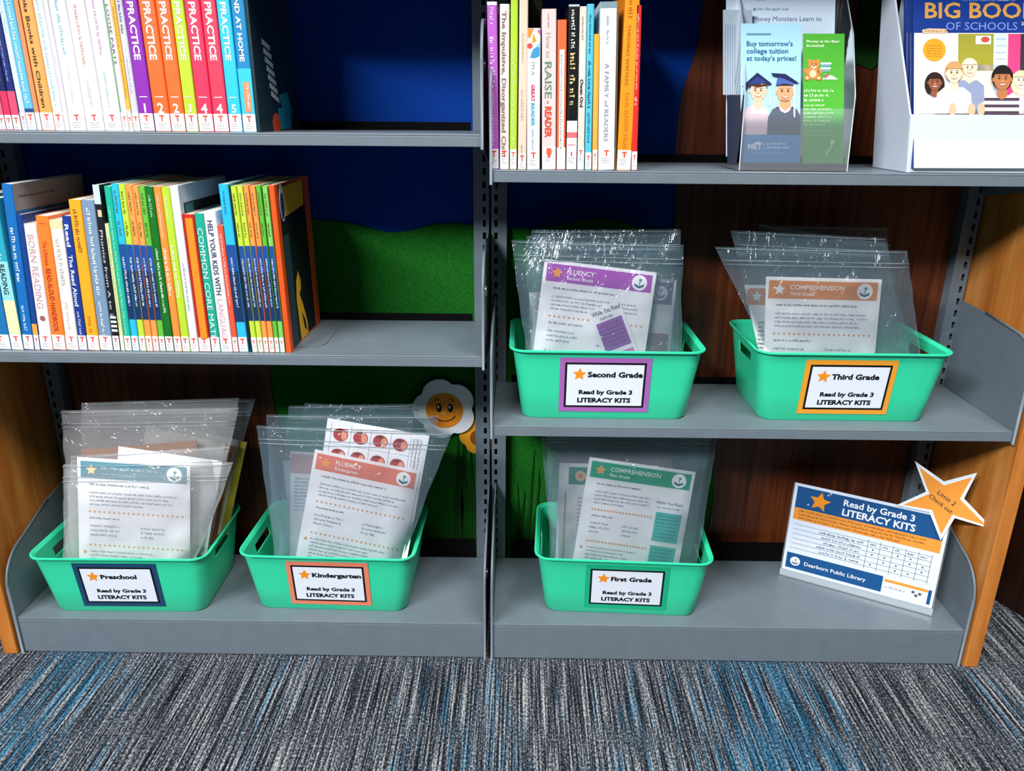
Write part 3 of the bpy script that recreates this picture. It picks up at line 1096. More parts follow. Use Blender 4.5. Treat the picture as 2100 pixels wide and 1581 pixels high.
def raise_dot(cb, up, w, h):
    disc(cb, up, w * 0.5, h * 0.885, w * 0.22, ink('#e07a4a'), 2, w * 0.25)
    rect(cb, up, w * 0.42, h * 0.89, w * 0.58, h * 0.92, ink('#d84a34'), 3)


def orange_white(cb, up, w, h):
    rect(cb, up, w * 0.24, h * 0.19, w * 0.76, h * 0.90, ink('#f2f2f6'), 2)


def black_lbl(cb, up, w, h):
    rect(cb, up, 0.0003, h - 0.072, w - 0.0003, h - 0.0265, ink('#f3eef2'), 3)
    rect(cb, up, 0.0003, h - 0.0555, w - 0.0003, h - 0.0475, ink('#d86a72'), 4)
    rect(cb, up, w * 0.15, h - 0.0385, w * 0.85, h - 0.036, ink('#dca0a6'), 4)


for a, b, top, col, lab, kw in [
    (182, 264, (160, 16), '#b45cc0', 'orchid purple book, first in the row beside the brochures', dict(texts=[('~a', .03, .14, '#ecd0f0', .34), ('~t', .20, .50, '#e9cdee', .42), ('~b', .52, .86, '#e2bce8', .26)], sth=.030, bands=[(.0, .02, '#e8d4ea')])),
    (270, 350, (270, 35), '#e2d8d2', 'white book about impulsive children, lettered in brown', dict(texts=[('The Impulsive, Disorganized Child', .04, .92, '#8a6a60', .46, .02)], sth=.030)),
    (355, 416, None, '#a9cf38', 'lime green book standing between white and cream ones', dict(h=0.265, texts=[('~a', .34, .88, '#dcee9c', .34)], sth=.030)),
    (424, 497, None, '#e4c8b4', 'pale peach book beside the lime one', dict(h=0.262, texts=[('~a', .26, .42, '#cfa890', .2), ('~b', .56, .74, '#dcb096', .36), ('~c', .86, .93, '#a08878', .2)], sth=.024)),
    (503, 612, (505, 242), '#e2e5ec', 'short white book with a colourful patch on top, lettered about a great reader', dict(art=reader_top, texts=[("I'M A", .23, .32, '#98a0a8', .26, .0), ('GREAT', .385, .505, '#d8345a', .28, .03), ('READER', .515, .68, '#3fa6c4', .28, .03), ('~b', .70, .88, '#86b8d0', .18)], sth=.028)),
    (631, 750, (630, 78), '#dcc8c6', 'pinkish white book lettered RAISE a READER', dict(texts=[('~h', .03, .12, '#b09a9a', .12), ('How to', .14, .29, '#b8a8a8', .36, .0), ('RAISE', .315, .54, '#5d8a78', .50, .01), ('a', .555, .575, '#a87a70', .22, .0), ('READER', .592, .79, '#d8452e', .46, .035)], art=raise_dot, sth=.034)),
    (755, 832, (764, 170), '#f2683a', 'short orange book with a white spine panel', dict(art=orange_white, texts=[('~a', .22, .86, '#c8bccc', .2), ], sticker='plain', sth=.033)),
    (836, 926, (858, 40), '#0d0d10', 'black book with gold and white lettering and a red-printed label', dict(texts=[('~a', .03, .27, '#e2e2e0', .34), ('~g', .28, .40, '#d8c084', .46), ('~h', .41, .47, '#d8c084', .46), ('~i', .49, .60, '#d8c084', .46)], art=black_lbl, sth=.032, bands=[(.0, .012, '#b9c6cc')])),
    (931, 991, (950, 56), '#ddd2c8', 'beige book with a small black title', dict(texts=[('~a', .06, .2, '#a89c94', .3), ('Owen Ord', .43, .60, '#241c20', .46, .03)], sth=.034)),
    (996, 1054, (1016, 35), '#52bcd4', 'turquoise book with dark lettering', dict(texts=[('~a', .06, .29, '#1f5c84', .28), ('~r', .33, .62, '#174e78', .42), ('~b', .64, .84, '#1f5c84', .34)], sth=.026)),
    (1059, 1105, (1076, 292), '#f3a83a', 'short amber book beside the turquoise one', dict(texts=[('~a', .2, .8, '#f8d28a', .3)], sth=.030)),
    (1110, 1249, (1120, 17), '#dde2ea', 'wide white book lettered A FAMILY of READERS', dict(texts=[('~a', .08, .14, '#a0a6b0', .14), ('~b', .16, .24, '#a0a6b0', .14), ('A FAMILY of READERS', .35, .82, '#878d98', .26, .0)], sth=.032, bands=[(.0, .035, '#7e98a0')])),
    (1252, 1264, (1274, 90), '#6b5a3c', 'very thin speckled brown book beside the wide white one', dict(sticker=False)),
    (1267, 1388, None, '#f7931e', 'wide bright orange book about thriving writers', dict(h=0.262, texts=[('~m', .05, .19, '#b5691c', .26, .0, .6), ('THRIVING WRITERS', .215, .53, '#a8601c', .22, .0, .62), ('~b', .57, .92, '#d07c1c', .30, .0, .5)], sth=.030)),
    (1392, 1443, (1432, 46), '#d42c26', 'red book ending the row beside the brochures', dict(texts=[('~a', .05, .5, '#f0b4ac', .34), ('~b', .54, .6, '#f4c4bc', .4)], sth=.028)),
]:
    book('rt', c4(a), c4(b), top and (c4(top[0]), top[1] / 4.161), col, lab, depth=0.17, **kw)
_last.pop('rt', None)
book('rt', 1083, 1107, None, '#1d2a16', 'tall dark mottled book pushed back behind the short white reader book', h=0.262, depth=0.085, ys=0.142, sticker=False,
     art=lambda cb, up, w, h: [disc(cb, up, w * random.Random(i).uniform(.25, .75), h * random.Random(i + 50).uniform(0.02, .4), w * .12, ink('#4a4a2a'), 2) for i in range(14)])

# ------------------------------------------------------------------ printed kit sheets
BK, GY, WH = ink('#2a2c38'), ink('#7c808e'), ink('#fbfbff')
OD, TEAL = ink('#e2984c'), ink('#2a6f86')
SHEETP = ink('#f8f9fd')


def logo(mb, fr, cx, cy, r, l=3, bg=WH):
    disc(mb, fr, cx, cy, r, bg, l)
    t = ink('#1f5f74')
    poly(mb, fr, [(cx - r * .68, cy + r * .12), (cx, cy + r * .42), (cx + r * .68, cy + r * .12), (cx + r * .55, cy + r * .50), (cx, cy + r * .74), (cx - r * .55, cy + r * .50)], t, l + 1)
    poly(mb, fr, [(cx - r * .06, cy + r * .28), (cx + r * .06, cy + r * .28), (cx + r * .10, cy - r * .2), (cx + r * .02, cy - r * .2)], t, l + 1)
    disc(mb, fr, cx + r * .10, cy - r * .34, r * .20, ink('#3f9a8c'), l + 1)


def sheet_frame(lean, tl, tr, zf, dy=0.0):
    a, b = lean.at(*tl), lean.at(*tr)
    u = (b - a)
    w = u.length
    u.normalize()
    n = lean.n
    d = u.cross(n)
    if d.z > 0:
        d.negate()
    hgt = (a.z - zf) / max(0.3, -d.z)
    hgt2 = (b.z - zf) / max(0.3, -d.z)
    return Fr(a, u, d, n), w, min(hgt, hgt2, w * (1.30 if w > 0.12 else 3.0))


def header(mb, fr, w, col, title, sub, star_hex, hh=0.155):
    m = w * 0.03
    rect(mb, fr, m, m, w - m, w * hh + m, ink(col), 2)
    cy = m + w * hh / 2
    star(mb, fr, w * 0.125, cy, w * 0.052, ink(star_hex), 3)
    if title and not title.startswith('~'):
        text(mb, fr, title, w * 0.215, cy - w * 0.002, w * 0.042, WH, bold=0.01, l=3, maxw=w * 0.51)
        text(mb, fr, sub, w * 0.215, cy + w * 0.048, w * 0.030, WH, bold=0.01, l=3, maxw=w * 0.4)
    elif title:
        greek(mb, fr, w * 0.215, cy - w * 0.034, w * 0.5, w * 0.026, ink('#b9cdd4'), 3, 3)
        greek(mb, fr, w * 0.215, cy + w * 0.022, w * 0.3, w * 0.016, ink('#b9cdd4'), 4, 3)
    logo(mb, fr, w * 0.86, cy, w * 0.068)
    return w * hh + m


def dots(mb, fr, x0, x1, y, w, n):
    for i in range(n):
        star(mb, fr, x0 + (x1 - x0) * i / (n - 1), y, w * 0.014, OD, 2)


def body_wide(mb, fr, w, h, y, seed, xr=0.93):
    L = w * 0.105
    W = w * xr - L
    y += w * 0.045
    para(mb, fr, L, y, W, w * 0.036, 1, BK, seed)
    y += w * 0.075
    para(mb, fr, L, y, W, w * 0.036, 4, GY, seed + 1)
    y += w * 0.185
    dots(mb, fr, L, L + W, y, w, 20)
    y += w * 0.05
    para(mb, fr, L, y, W * 0.62, w * 0.034, 1, BK, seed + 2)
    y += w * 0.07
    para(mb, fr, L, y, W * 0.35, w * 0.042, 3, GY, seed + 3)
    para(mb, fr, L + W * 0.55, y, W * 0.3, w * 0.042, 3, GY, seed + 4)
    y += w * 0.19
    if y < h - w * .03:
        dots(mb, fr, L, L + W, y, w, 20)
    y += w * 0.05
    star(mb, fr, L * 0.55, y + w * 0.02, w * 0.022, OD, 2)
    k = 0
    while y < h - w * 0.02 and k < 6:
        para(mb, fr, L, y, W, w * 0.036, 1, GY, seed + 9 + k)
        y += w * 0.036
        k += 1


def sheet(lean, tl, tr, zf, label, group, draw, name='kit_sheet', cat='sheet', thick=0.0004, paper=None):
    fr, w, h = sheet_frame(lean, tl, tr, zf)
    # a sheet stops where it meets the tapering side walls of its bin
    xc = {'Second': 0.205, 'Third': 0.627, 'First': 0.259, 'Presch': -0.697, 'Kinder': -0.305}[next(k for k in ('Second', 'Third', 'First', 'Presch', 'Kinder') if k in (group or 'Second'))]
    zb0 = ZM if xc in (0.205, 0.627) else ZB
    a, b = fr.pt(0, h), fr.pt(w, h)
    if a.x < xc - 0.140 or b.x > xc + 0.140:      # a sheet that would meet a side wall stops lower than the rim
        h = min((fr.o.z - zb0 - 0.100) / -fr.d.z, (fr.pt(w, 0).z - zb0 - 0.100) / -fr.d.z)
        a, b = fr.pt(0, h), fr.pt(w, h)
    a.x, b.x = max(a.x, xc - 0.145), min(b.x, xc + 0.145)
    mb = MB()
    mb.prism([fr.pt(0, 0), a, b, fr.pt(w, 0)], -fr.n * thick, paper or SHEETP)
    if draw:
        draw(mb, fr, w, h)
    return tag(mb.build(name), label, cat, group)


# ------------------------------------------------------------------ zip bags
def film_quad(c, n, thick, seed, nu=22, nv=26, amp=0.004, side=1):
    """grid over the four corners c = (TL, TR, BL, BR), bulged along n and crinkled"""
    TL, TR, BL, BR = c
    vs, fs = [], []
    for j in range(nv + 1):
        v = j / nv
        for i in range(nu + 1):
            u = i / nu
            p = (TL * (1 - u) + TR * u) * (1 - v) + (BL * (1 - u) + BR * u) * v
            e = min(u, 1 - u) * 2
            bul = min(1.0, e * 3.2) ** 0.6 * min(1.0, v * 4) ** 0.7
            q = Vector((u * 3.1 + seed * 7.3, v * 2.3 - seed * 3.1, side * 5.7 + seed))
            wr = noise.noise(q * 1.6) * 0.6 + abs(noise.noise(q * 3.4)) * 0.7 - 0.25
            edge = (1.0 - e) * 0.9 + 0.35
            inpl = noise.noise(Vector((v * 5 + seed, seed * 2.0, u * 0.5))) * 0.004 * (1 - e) * min(1, v * 3)
            p = p + n * (side * (thick * bul) + amp * wr * edge * (1 if v > 0.0 else 0.3)) + (TR - TL).normalized() * inpl
            vs.append(p)
    for j in range(nv):
        for i in range(nu):
            a = j * (nu + 1) + i
            fs.append((a, a + nu + 1, a + nu + 2, a + 1))
    return vs, fs


def zip_bag(lean, tl, tr, bl, br, zf, xc, label, group, seed, film=None, thick=0.0065, hw=0.134, amp=0.004):
    film = film or FILM
    A, B, C_, D_ = (lean.at(*p) for p in (tl, tr, bl, br))

    def down(top, low):
        zr = zf + 0.121
        low = top + (low - top) * ((top.z - zr) / max(1e-3, top.z - low.z))
        low.x = max(xc - 0.147, min(xc + 0.147, low.x))
        k = (top.z - zf - 0.062) / max(1e-3, top.z - low.z)
        p = top + (low - top) * k
        p.x = max(xc - hw, min(xc + hw, p.x))
        return p
    C2, D2 = down(A, C_), down(B, D_)
    # split at the bin rim so that the bag keeps its outline above it
    root = thing('zip_bag', label, 'plastic bag', ((A + B) / 2), group)
    inv = -Vector(root.location)
    mb = MB()
    for s in (1, -1):
        vs, fs = film_quad((A, B, C2, D2), lean.n, thick, seed, side=s, amp=amp)
        mb.add([v + inv for v in vs], fs, film, True)
    mb.build('film', root)
    zb = MB()
    h = (A - C2).length
    for f in (0.026 / h, 0.034 / h, 0.004 / h):
        for s in (1,):
            p, q = A + (C2 - A) * f, B + (D2 - B) * f
            m = 16
            pts = []
            for i in range(m + 1):
                u = i / m
                r = p * (1 - u) + q * u + lean.n * (0.0022 + 0.003 * noise.noise(Vector((u * 3, seed, f * 40))))
                pts.append(r + inv)
            zb.tube(pts, 0.0009 if f > 0.006 else 0.0005, ZIPM, 5)
    zb.build('zip_strip', root)
    return root


ZRM, ZRB = ZM + 0.131, ZB + 0.131
ZFM, ZFB = ZM + 0.010, ZB + 0.010


def kit_bags(where, specs):
    zr, zf, xc, grp = where
    for y0, tl, tr, bl, br, lab, seed, kw in specs:
        zip_bag(Lean(y0, zr, 11), tl, tr, bl, br, zf, xc, lab, grp, seed, **kw)


# --- Second Grade bin
def fluency(mb, fr, w, h):
    y = header(mb, fr, w, '#a63fb2', 'FLUENCY', 'Second Grade', '#f59a23')
    body_wide(mb, fr, w, h, y, 11)


g2 = 'printed sheets in the Second Grade bin'
sheet(Lean(0.064, ZRM, 11), (1117, 531), (1347, 559), ZFM, 'white FLUENCY Second Grade sheet with a purple heading band', g2, fluency)


def slip(mb, fr, w, h):
    text(mb, fr, 'While You Read', w * 0.10, w * 0.22, w * 0.14, BK, w=w * 0.85, bold=0.01)
    greek(mb, fr, w * .3, w * .3, w * .4, w * .08, GY, 2)
    for k, c in enumerate(('#9a52b4', '#d77cc4')):
        y0 = w * (0.44 + 0.98 * k)
        if y0 + w * 0.3 > h:
            break
        y1 = min(y0 + w * 0.86, h)
        rect(mb, fr, w * 0.12, y0, w * 0.90, y1, ink(c), 2)
        for i in range(6):
            if y0 + w * (0.12 + 0.12 * i) < y1 - w * .05:
                greek(mb, fr, w * 0.17, y0 + w * (0.10 + 0.12 * i), w * 0.68, w * 0.045, ink('#4a2a5c'), i, 3)


sheet(Lean(0.0615, ZRM, 11), (1203, 640), (1270, 614), ZFM + 0.03, 'narrow white reading slip with purple blocks across the FLUENCY sheet', None, slip, 'bookmark_slip', 'slip')


def purple_behind(mb, fr, w, h):
    header(mb, fr, w, '#7d4a94', '~', '', '#f59a23', 0.2)
    rect(mb, fr, w * .78, w * .5, w * .97, w * .75, ink('#a85a7c'), 2)
    para(mb, fr, w * .1, w * .3, w * .62, w * .04, 8, GY, 5)


sheet(Lean(0.092, ZRM, 11), (1165, 560), (1388, 574), ZFM, 'white sheet with a dull purple corner behind the FLUENCY sheet', g2, purple_behind)
sheet(Lean(0.125, ZRM, 11), (1085, 600), (1290, 590), ZFM, 'plain white sheet at the back of the Second Grade bin', g2, None)
w2 = (ZRM, ZFM, 0.205, 'clear zip bags in the Second Grade bin')
kit_bags(w2, [
    (0.0640, (1049, 492), (1402, 502), (1062, 720), (1396, 720), 'clear zip bag wrapped round the FLUENCY sheet, foremost in the Second Grade bin', 1, {}),
    (0.0930, (1090, 472), (1396, 470), (1070, 712), (1392, 712), 'clear zip bag standing second in the Second Grade bin', 2, {}),
    (0.1240, (1080, 484), (1370, 480), (1075, 705), (1380, 705), 'clear zip bag standing third in the Second Grade bin', 3, {}),
    (0.1550, (1098, 470), (1388, 476), (1085, 700), (1375, 700), 'clear zip bag at the back of the Second Grade bin', 4, {}),
])


# --- Third Grade bin
def compre3(mb, fr, w, h):
    y = header(mb, fr, w, '#d9863a', 'COMPREHENSION', 'Third Grade', '#e8f2fa')
    body_wide(mb, fr, w, h, y, 23)


def orange_behind(mb, fr, w, h):
    header(mb, fr, w, '#cf7e3c', '~', '', '#dbe6f0')
    para(mb, fr, w * .16, w * .34, w * .7, w * .04, 12, BK, 6)


g3 = 'printed sheets in the Third Grade bin'
sheet(Lean(0.066, ZRM, 11), (1571, 567), (1809, 573), ZFM, 'white COMPREHENSION Third Grade sheet with an orange heading band', g3, compre3)
sheet(Lean(0.088, ZRM, 11), (1526, 584), (1745, 588), ZFM, 'white sheet with an orange heading half hidden behind the Third Grade sheet', g3, orange_behind)
sheet(Lean(0.120, ZRM, 11), (1556, 632), (1720, 626), ZFM, 'plain white sheet at the back of the Third Grade bin', g3, None)
w3 = (ZRM, ZFM, 0.627, 'clear zip bags in the Third Grade bin')
kit_bags(w3, [
    (0.0660, (1466, 506), (1860, 514), (1532, 720), (1888, 720), 'clear zip bag round the COMPREHENSION Third Grade sheet, foremost in its bin', 5, {}),
    (0.0960, (1498, 472), (1816, 488), (1530, 712), (1880, 712), 'clear zip bag standing second in the Third Grade bin', 6, {}),
    (0.1260, (1556, 458), (1822, 500), (1545, 705), (1870, 705), 'clear zip bag with a slanting top in the Third Grade bin', 7, {}),
    (0.1560, (1590, 462), (1818, 466), (1550, 700), (1860, 700), 'clear zip bag at the back of the Third Grade bin', 8, {}),
])


# --- First Grade bin
def compre1(mb, fr, w, h):
    y = header(mb, fr, w, '#12a37c', 'COMPREHENSION', 'First Grade', '#f0a868')
    body_wide(mb, fr, w, h, y, 37, 0.66)
    text(mb, fr, 'While You Read', w * 0.685, y + w * 0.165, w * 0.03, BK, w=w * .25)
    greek(mb, fr, w * .70, y + w * .19, w * .22, w * .016, GY, 3)
    for k in range(3):
        y0 = y + w * (0.245 + 0.33 * k)
        if y0 > h - w * .05:
            break
        y1 = min(y0 + w * 0.285, h)
        rect(mb, fr, w * 0.70, y0, w * 0.945, y1, ink('#3cc0b6'), 2)
        for i in range(7):
            if y0 + w * (0.04 + 0.034 * i) < y1 - w * 0.02:
                greek(mb, fr, w * 0.715, y0 + w * (0.025 + 0.034 * i), w * 0.2, w * 0.015, ink('#14706c'), i + k, 3)


def green_behind(mb, fr, w, h):
    rect(mb, fr, w * .10, w * .04, w * .9, w * .22, ink('#1f9672'), 2)
    disc(mb, fr, w * .22, w * .13, w * .055, ink('#f2c9a8'), 3)
    star(mb, fr, w * .22, w * .13, w * .04, ink('#e8884c'), 4)
    rect(mb, fr, w * .065, w * .3, w * .085, h, ink('#e2a06a'), 2)
    para(mb, fr, w * .2, w * .35, w * .6, w * .04, 10, GY, 8)


g1 = 'printed sheets in the First Grade bin'
sheet(Lean(0.064, ZRB, 11), (1209, 937), (1427, 968), ZFB, 'white COMPREHENSION First Grade sheet with a green heading band', g1, compre1)
sheet(Lean(0.086, ZRB, 11), (1147, 949), (1350, 955), ZFB, 'white sheet with a green corner and orange line behind the First Grade sheet', g1, green_behind)
sheet(Lean(0.118, ZRB, 11), (1150, 930), (1380, 935), ZFB, 'sheet with a dull pink head at the back of the First Grade bin', g1, lambda mb, fr, w, h: rect(mb, fr, 0, 0, w, w * .14, ink('#c79a9c'), 2))
w1 = (ZRB, ZFB, 0.259, 'clear zip bags in the First Grade bin')
kit_bags(w1, [
    (0.0640, (1120, 878), (1474, 882), (1128, 1150), (1432, 1160), 'clear zip bag round the COMPREHENSION First Grade sheet, foremost in its bin', 9, {'hw': .14}),
    (0.0940, (1106, 872), (1462, 872), (1135, 1145), (1430, 1150), 'clear zip bag standing second in the First Grade bin', 10, {}),
    (0.1240, (1140, 880), (1440, 876), (1140, 1140), (1425, 1140), 'clear zip bag standing third in the First Grade bin', 11, {}),
])


# --- Preschool bin
def teal_sheet(mb, fr, w, h):
    y = header(mb, fr, w, '#5f93a2', '~', '', '#eac79a')
    body_wide(mb, fr, w, h, y, 41)


gp = 'printed sheets and booklets in the Preschool bin'
sheet(Lean(0.046, ZRB, 11), (158, 937), (390, 952), ZFB, 'white sheet with a grey-teal heading band in the Preschool bin', gp, teal_sheet)
sheet(Lean(0.072, ZRB, 11), (243, 915), (456, 946), ZFB, 'white sheet with small blue marks beside the teal-headed sheet', gp, lambda mb, fr, w, h: [rect(mb, fr, w * .72, w * (.34 + .05 * k), w * .80, w * (.36 + .05 * k), ink(c), 2) for k, c in enumerate(('#30343c', '#6a7484', '#8fb4d0', '#7fb0d4', '#9cc4dc', '#84b8d8'))], 'kit_sheet')
sheet(Lean(0.098, ZRB, 11), (165, 922), (402, 904), ZFB, 'brown kraft booklet showing its curved top behind the teal-headed sheet', gp, None, 'kit_booklet', 'booklet', 0.002, ink('#a8714e'))
sheet(Lean(0.120, ZRB, 11), (300, 872), (480, 914), ZFB, 'brown-edged booklet leaning in the Preschool bin', gp, lambda mb, fr, w, h: rect(mb, fr, w * .9, 0, w, h, ink('#8a5230'), 2), 'kit_booklet', 'booklet', 0.003, ink('#d8d2c4'))
sheet(Lean(0.150, ZRB, 11), (338, 866), (506, 908), ZFB, 'white booklet with an olive yellow edge at the back of the Preschool bin', gp, lambda mb, fr, w, h: rect(mb, fr, w * .91, 0, w, h, ink('#b5a53c'), 2), 'kit_booklet', 'booklet', 0.004, ink('#e4e0d8'))
wp = (ZRB, ZFB, -0.697, 'clear zip bags in the Preschool bin')
kit_bags(wp, [
    (0.0460, (130, 952), (478, 948), (128, 1148), (430, 1150), 'low wrinkled zip bag round the teal-headed sheet, foremost in the Preschool bin', 12, {'film': FILM2, 'amp': 0.006}),
    (0.0720, (145, 935), (470, 915), (135, 1140), (440, 1140), 'wrinkled zip bag standing second in the Preschool bin', 13, {'film': FILM2, 'amp': 0.006}),
    (0.0980, (125, 842), (490, 836), (132, 1135), (450, 1135), 'tall wrinkled zip bag standing third in the Preschool bin', 14, {'film': FILM2, 'amp': 0.006}),
    (0.1240, (168, 826), (490, 816), (138, 1125), (455, 1125), 'tall wrinkled zip bag standing fourth in the Preschool bin', 15, {'film': FILM2, 'amp': 0.006}),
    (0.1500, (250, 822), (524, 818), (150, 1115), (460, 1115), 'wrinkled zip bag at the back of the Preschool bin', 16, {}),
])


# --- Kindergarten bin
def apples(mb, fr, w, h):
    rd, hi, ln = ink('#b8281c'), ink('#f0a080'), ink('#9aa6c0')
    cw, ch = w * 0.195, w * 0.205
    for i in range(5):
        line(mb, fr, w * .05 + cw * i, w * .04, w * .05 + cw * i, w * .04 + 4 * ch, w * .004, ln)
    for j in range(4):
        line(mb, fr, w * .05, w * .04 + ch * (j + .98), w * .05 + cw * 4, w * .04 + ch * (j + .98), w * .004, ln)
        for i in range(4):
            cx, cy = w * .05 + cw * (i + .5), w * .04 + ch * (j + .5)
            disc(mb, fr, cx, cy, cw * .37, rd, 3, cw * .33)
            disc(mb, fr, cx + cw * .18, cy + cw * .02, cw * .15, hi, 4, cw * .22)
            disc(mb, fr, cx - cw * .08, cy - cw * .22, cw * .2, ink('#7c1410'), 4, cw * .07)
    cfr = Fr(fr.pt(w * .96, w * .06), fr.d, -fr.u, fr.n)
    for k in range(3):
        greek(mb, cfr, 0, w * .02 + k * w * .035, w * .5, w * .018, BK if k == 1 else GY, k)


def coral(mb, fr, w, h):
    y = header(mb, fr, w, '#e27a62', 'FLUENCY', 'Kindergarten', '#f2a030')
    body_wide(mb, fr, w, h, y, 53)
    rect(mb, fr, w * .08, h - w * .03, w * .3, h, ink('#e08a70'), 2)


gk = 'printed sheets in the Kindergarten bin'
sheet(Lean(0.0640, ZRB, 11), (672, 857), (881, 893), ZFB, 'white sheet with rows of red apples in a grid', gk, apples)
sheet(Lean(0.0625, ZRB, 11), (646, 921), (862, 966), ZFB, 'white FLUENCY sheet with a coral heading band, over the apple sheet', gk, coral)
sheet(Lean(0.0900, ZRB, 11), (596, 925), (780, 935), ZFB, 'white sheet with a faint pink head left of the coral-headed sheet'.replace('left of', 'peeping out beside'), gk, lambda mb, fr, w, h: [rect(mb, fr, 0.0, w * .03, w, w * .25, ink('#d8a8a4'), 2), para(mb, fr, w * .05, w * .3, w * .8, w * .04, 10, GY, 3)])
sheet(Lean(0.1150, ZRB, 11), (580, 945), (860, 930), ZFB, 'plain white sheet at the back of the Kindergarten bin', gk, None)
wk = (ZRB, ZFB, -0.305, 'clear zip bags in the Kindergarten bin')
kit_bags(wk, [
    (0.0635, (526, 872), (928, 888), (565, 1145), (862, 1150), 'clear zip bag round the coral-headed sheet, foremost in the Kindergarten bin', 17, {'hw': .138, 'thick': .008}),
    (0.0900, (546, 850), (900, 852), (560, 1138), (860, 1140), 'clear zip bag standing second in the Kindergarten bin', 18, {}),
    (0.1150, (592, 832), (850, 828), (570, 1130), (855, 1130), 'clear zip bag standing third in the Kindergarten bin', 19, {}),
    (0.1400, (625, 826), (860, 836), (575, 1120), (850, 1120), 'clear zip bag at the back of the Kindergarten bin', 20, {}),
])

# ------------------------------------------------------------------ the sign with the star
sx, sy, sz, phi, lam = 0.612, 0.179, 0.097, -0.50, math.radians(7)
E_ = Vector((math.cos(phi), math.sin(phi), 0))
B_ = Vector((-math.sin(phi), math.cos(phi), 0))
U_ = B_ * math.sin(lam) + Vector((0, 0, 1)) * math.cos(lam)
N_ = E_.cross(U_).normalized()
SW, SH = 0.282, 0.192
sign = thing('sign_stand', 'clear slanted sign stand holding the blue literacy kits chart with an orange star', 'sign', (sx, sy, ZB))
inv = -Vector((sx, sy, ZB))
O_ = Vector((sx, sy, sz)) + inv
mb = MB()
lip = U_ * ((sz - ZB - 0.0012) / U_.z)
mb.prism([O_ - lip - E_ * .003, O_ - lip + E_ * (SW + .003), O_ + E_ * (SW + .003), O_ - E_ * .003], -N_ * 0.004, ACRYLEDGE)
mb.prism([O_ - E_ * .003 - N_ * .001, O_ + E_ * (SW + .003) - N_ * .001, O_ + E_ * (SW + .003) + U_ * SH - N_ * .001, O_ - E_ * .003 + U_ * SH - N_ * .001], -N_ * 0.002, ACRYL)
bse = O_ - lip - E_ * .003
mb.prism([bse, bse + E_ * (SW + .006), bse + E_ * (SW + .006) + B_ * .055, bse + B_ * .055], (0, 0, 0.002), ACRYL)
mb.build('acrylic_stand', sign)
fr = Fr(O_ + U_ * SH, E_, -U_, N_)
mb = MB()
mb.prism([fr.pt(0, 0), fr.pt(0, SH), fr.pt(SW, SH), fr.pt(SW, 0)], -N_ * 0.0008, ink('#dfeafa'))
BL, OR2 = ink('#12508a'), ink('#f29a3c')
e = 0.006
rect(mb, fr, e, e, SW - e, 0.052, BL, 1)
rect(mb, fr, e, 0.052, SW - e, 0.078, OR2, 1)
star(mb, fr, 0.052, 0.030, 0.021, ORANGE, 2, 0.1)
for a, b in ((0.066, 0.012), (0.031, 0.041), (0.070, 0.008)):
    star(mb, fr, a, b, 0.0028, WH, 2, 0, 0.3)
text(mb, fr, 'Read by Grade 3', 0.096, 0.0262, 0.0135, WH, w=0.128, bold=0.02)
text(mb, fr, 'LITERACY KITS', 0.096, 0.0462, 0.0145, WH, w=0.132, bold=0.025)
for k in range(3):
    greek(mb, fr, 0.016, 0.0555 + 0.0075 * k, SW - 0.04, 0.0042, ink('#7a4a1c'), 60 + k, 2, 0.97 if k < 2 else 0.8)
gl = ink('#4a5260')
for k in range(6):
    y = 0.088 + 0.0105 * k
    line(mb, fr, 0.010, y, SW - 0.016, y, 0.0007, gl)
    if k < 5:
        greek(mb, fr, 0.060 + 0.006 * (k % 3), y + 0.0035, 0.085 - 0.008 * (k % 3), 0.0048, gl, 80 + k)
for i in range(6):
    x = 0.152 + 0.0226 * i
    line(mb, fr, x, 0.084, x, 0.146, 0.0008, gl)
    if i < 5:
        greek(mb, fr, x + 0.004, 0.0905, 0.012, 0.0045, gl, 95 + i)
        for k in range(1, 5):
            if (i + 2 * k) % 3:
                rect(mb, fr, x + 0.009, 0.0915 + 0.0105 * k, x + 0.012, 0.0945 + 0.0105 * k, gl, 2)
rect(mb, fr, e, 0.152, 0.190, SH - e, BL, 1)
logo(mb, fr, 0.024, 0.169, 0.0098, 3)
text(mb, fr, 'Dearborn Public Library', 0.042, 0.1735, 0.0082, WH, w=0.118, bold=0.01)
rect(mb, fr, 0.193, 0.156, SW - 0.012, 0.162, OR2, 1)
rect(mb, fr, SW - 0.011, 0.156, SW - 0.005, SH - 0.006, BL, 1)
greek(mb, fr, 0.196, 0.170, 0.036, 0.004, GY, 70)
for a, b in ((0.243, 0.166), (0.249, 0.172), (0.255, 0.167)):
    rect(mb, fr, a, b, a + 0.005, b + 0.005, gl, 2)
mb.build('insert_sheet', sign)
sp, sn = Vector((sx, sy, sz)) + N_ * 0.004, N_


def on_sign(px_, py_):
    return on_plane(px_, py_, sp, sn) + inv


tips = [(1876, 945), (1936, 987), (2004, 969), (1977, 1022), (2038, 1086), (1958, 1062), (1929, 1108), (1906, 1050), (1838, 1036), (1899, 1008)]
P3 = [on_sign(*t) for t in tips]
cen = sum(P3, Vector()) / 10
mb = MB()
mb.prism(list(reversed(P3)), N_ * 0.0010, ink('#e6effa'))
q = [cen + (p - cen) * (0.85 if i % 2 == 0 else 0.80) + N_ * 0.0013 for i, p in enumerate(P3)]
mb.add(list(reversed(q)), [tuple(range(10))], OR2)
tu = (on_sign(1985, 1065) - on_sign(1910, 1008)).normalized()
tfr = Fr(cen + N_ * 0.0014, tu, -(N_.cross(tu)).normalized(), N_)
text(mb, tfr, 'Limit 2', 0.0, -0.004, 0.0088, BK, w=0.036, align='C', bold=0.005)
text(mb, tfr, 'Check out', 0.0, 0.011, 0.0088, BK, w=0.048, align='C', bold=0.005)
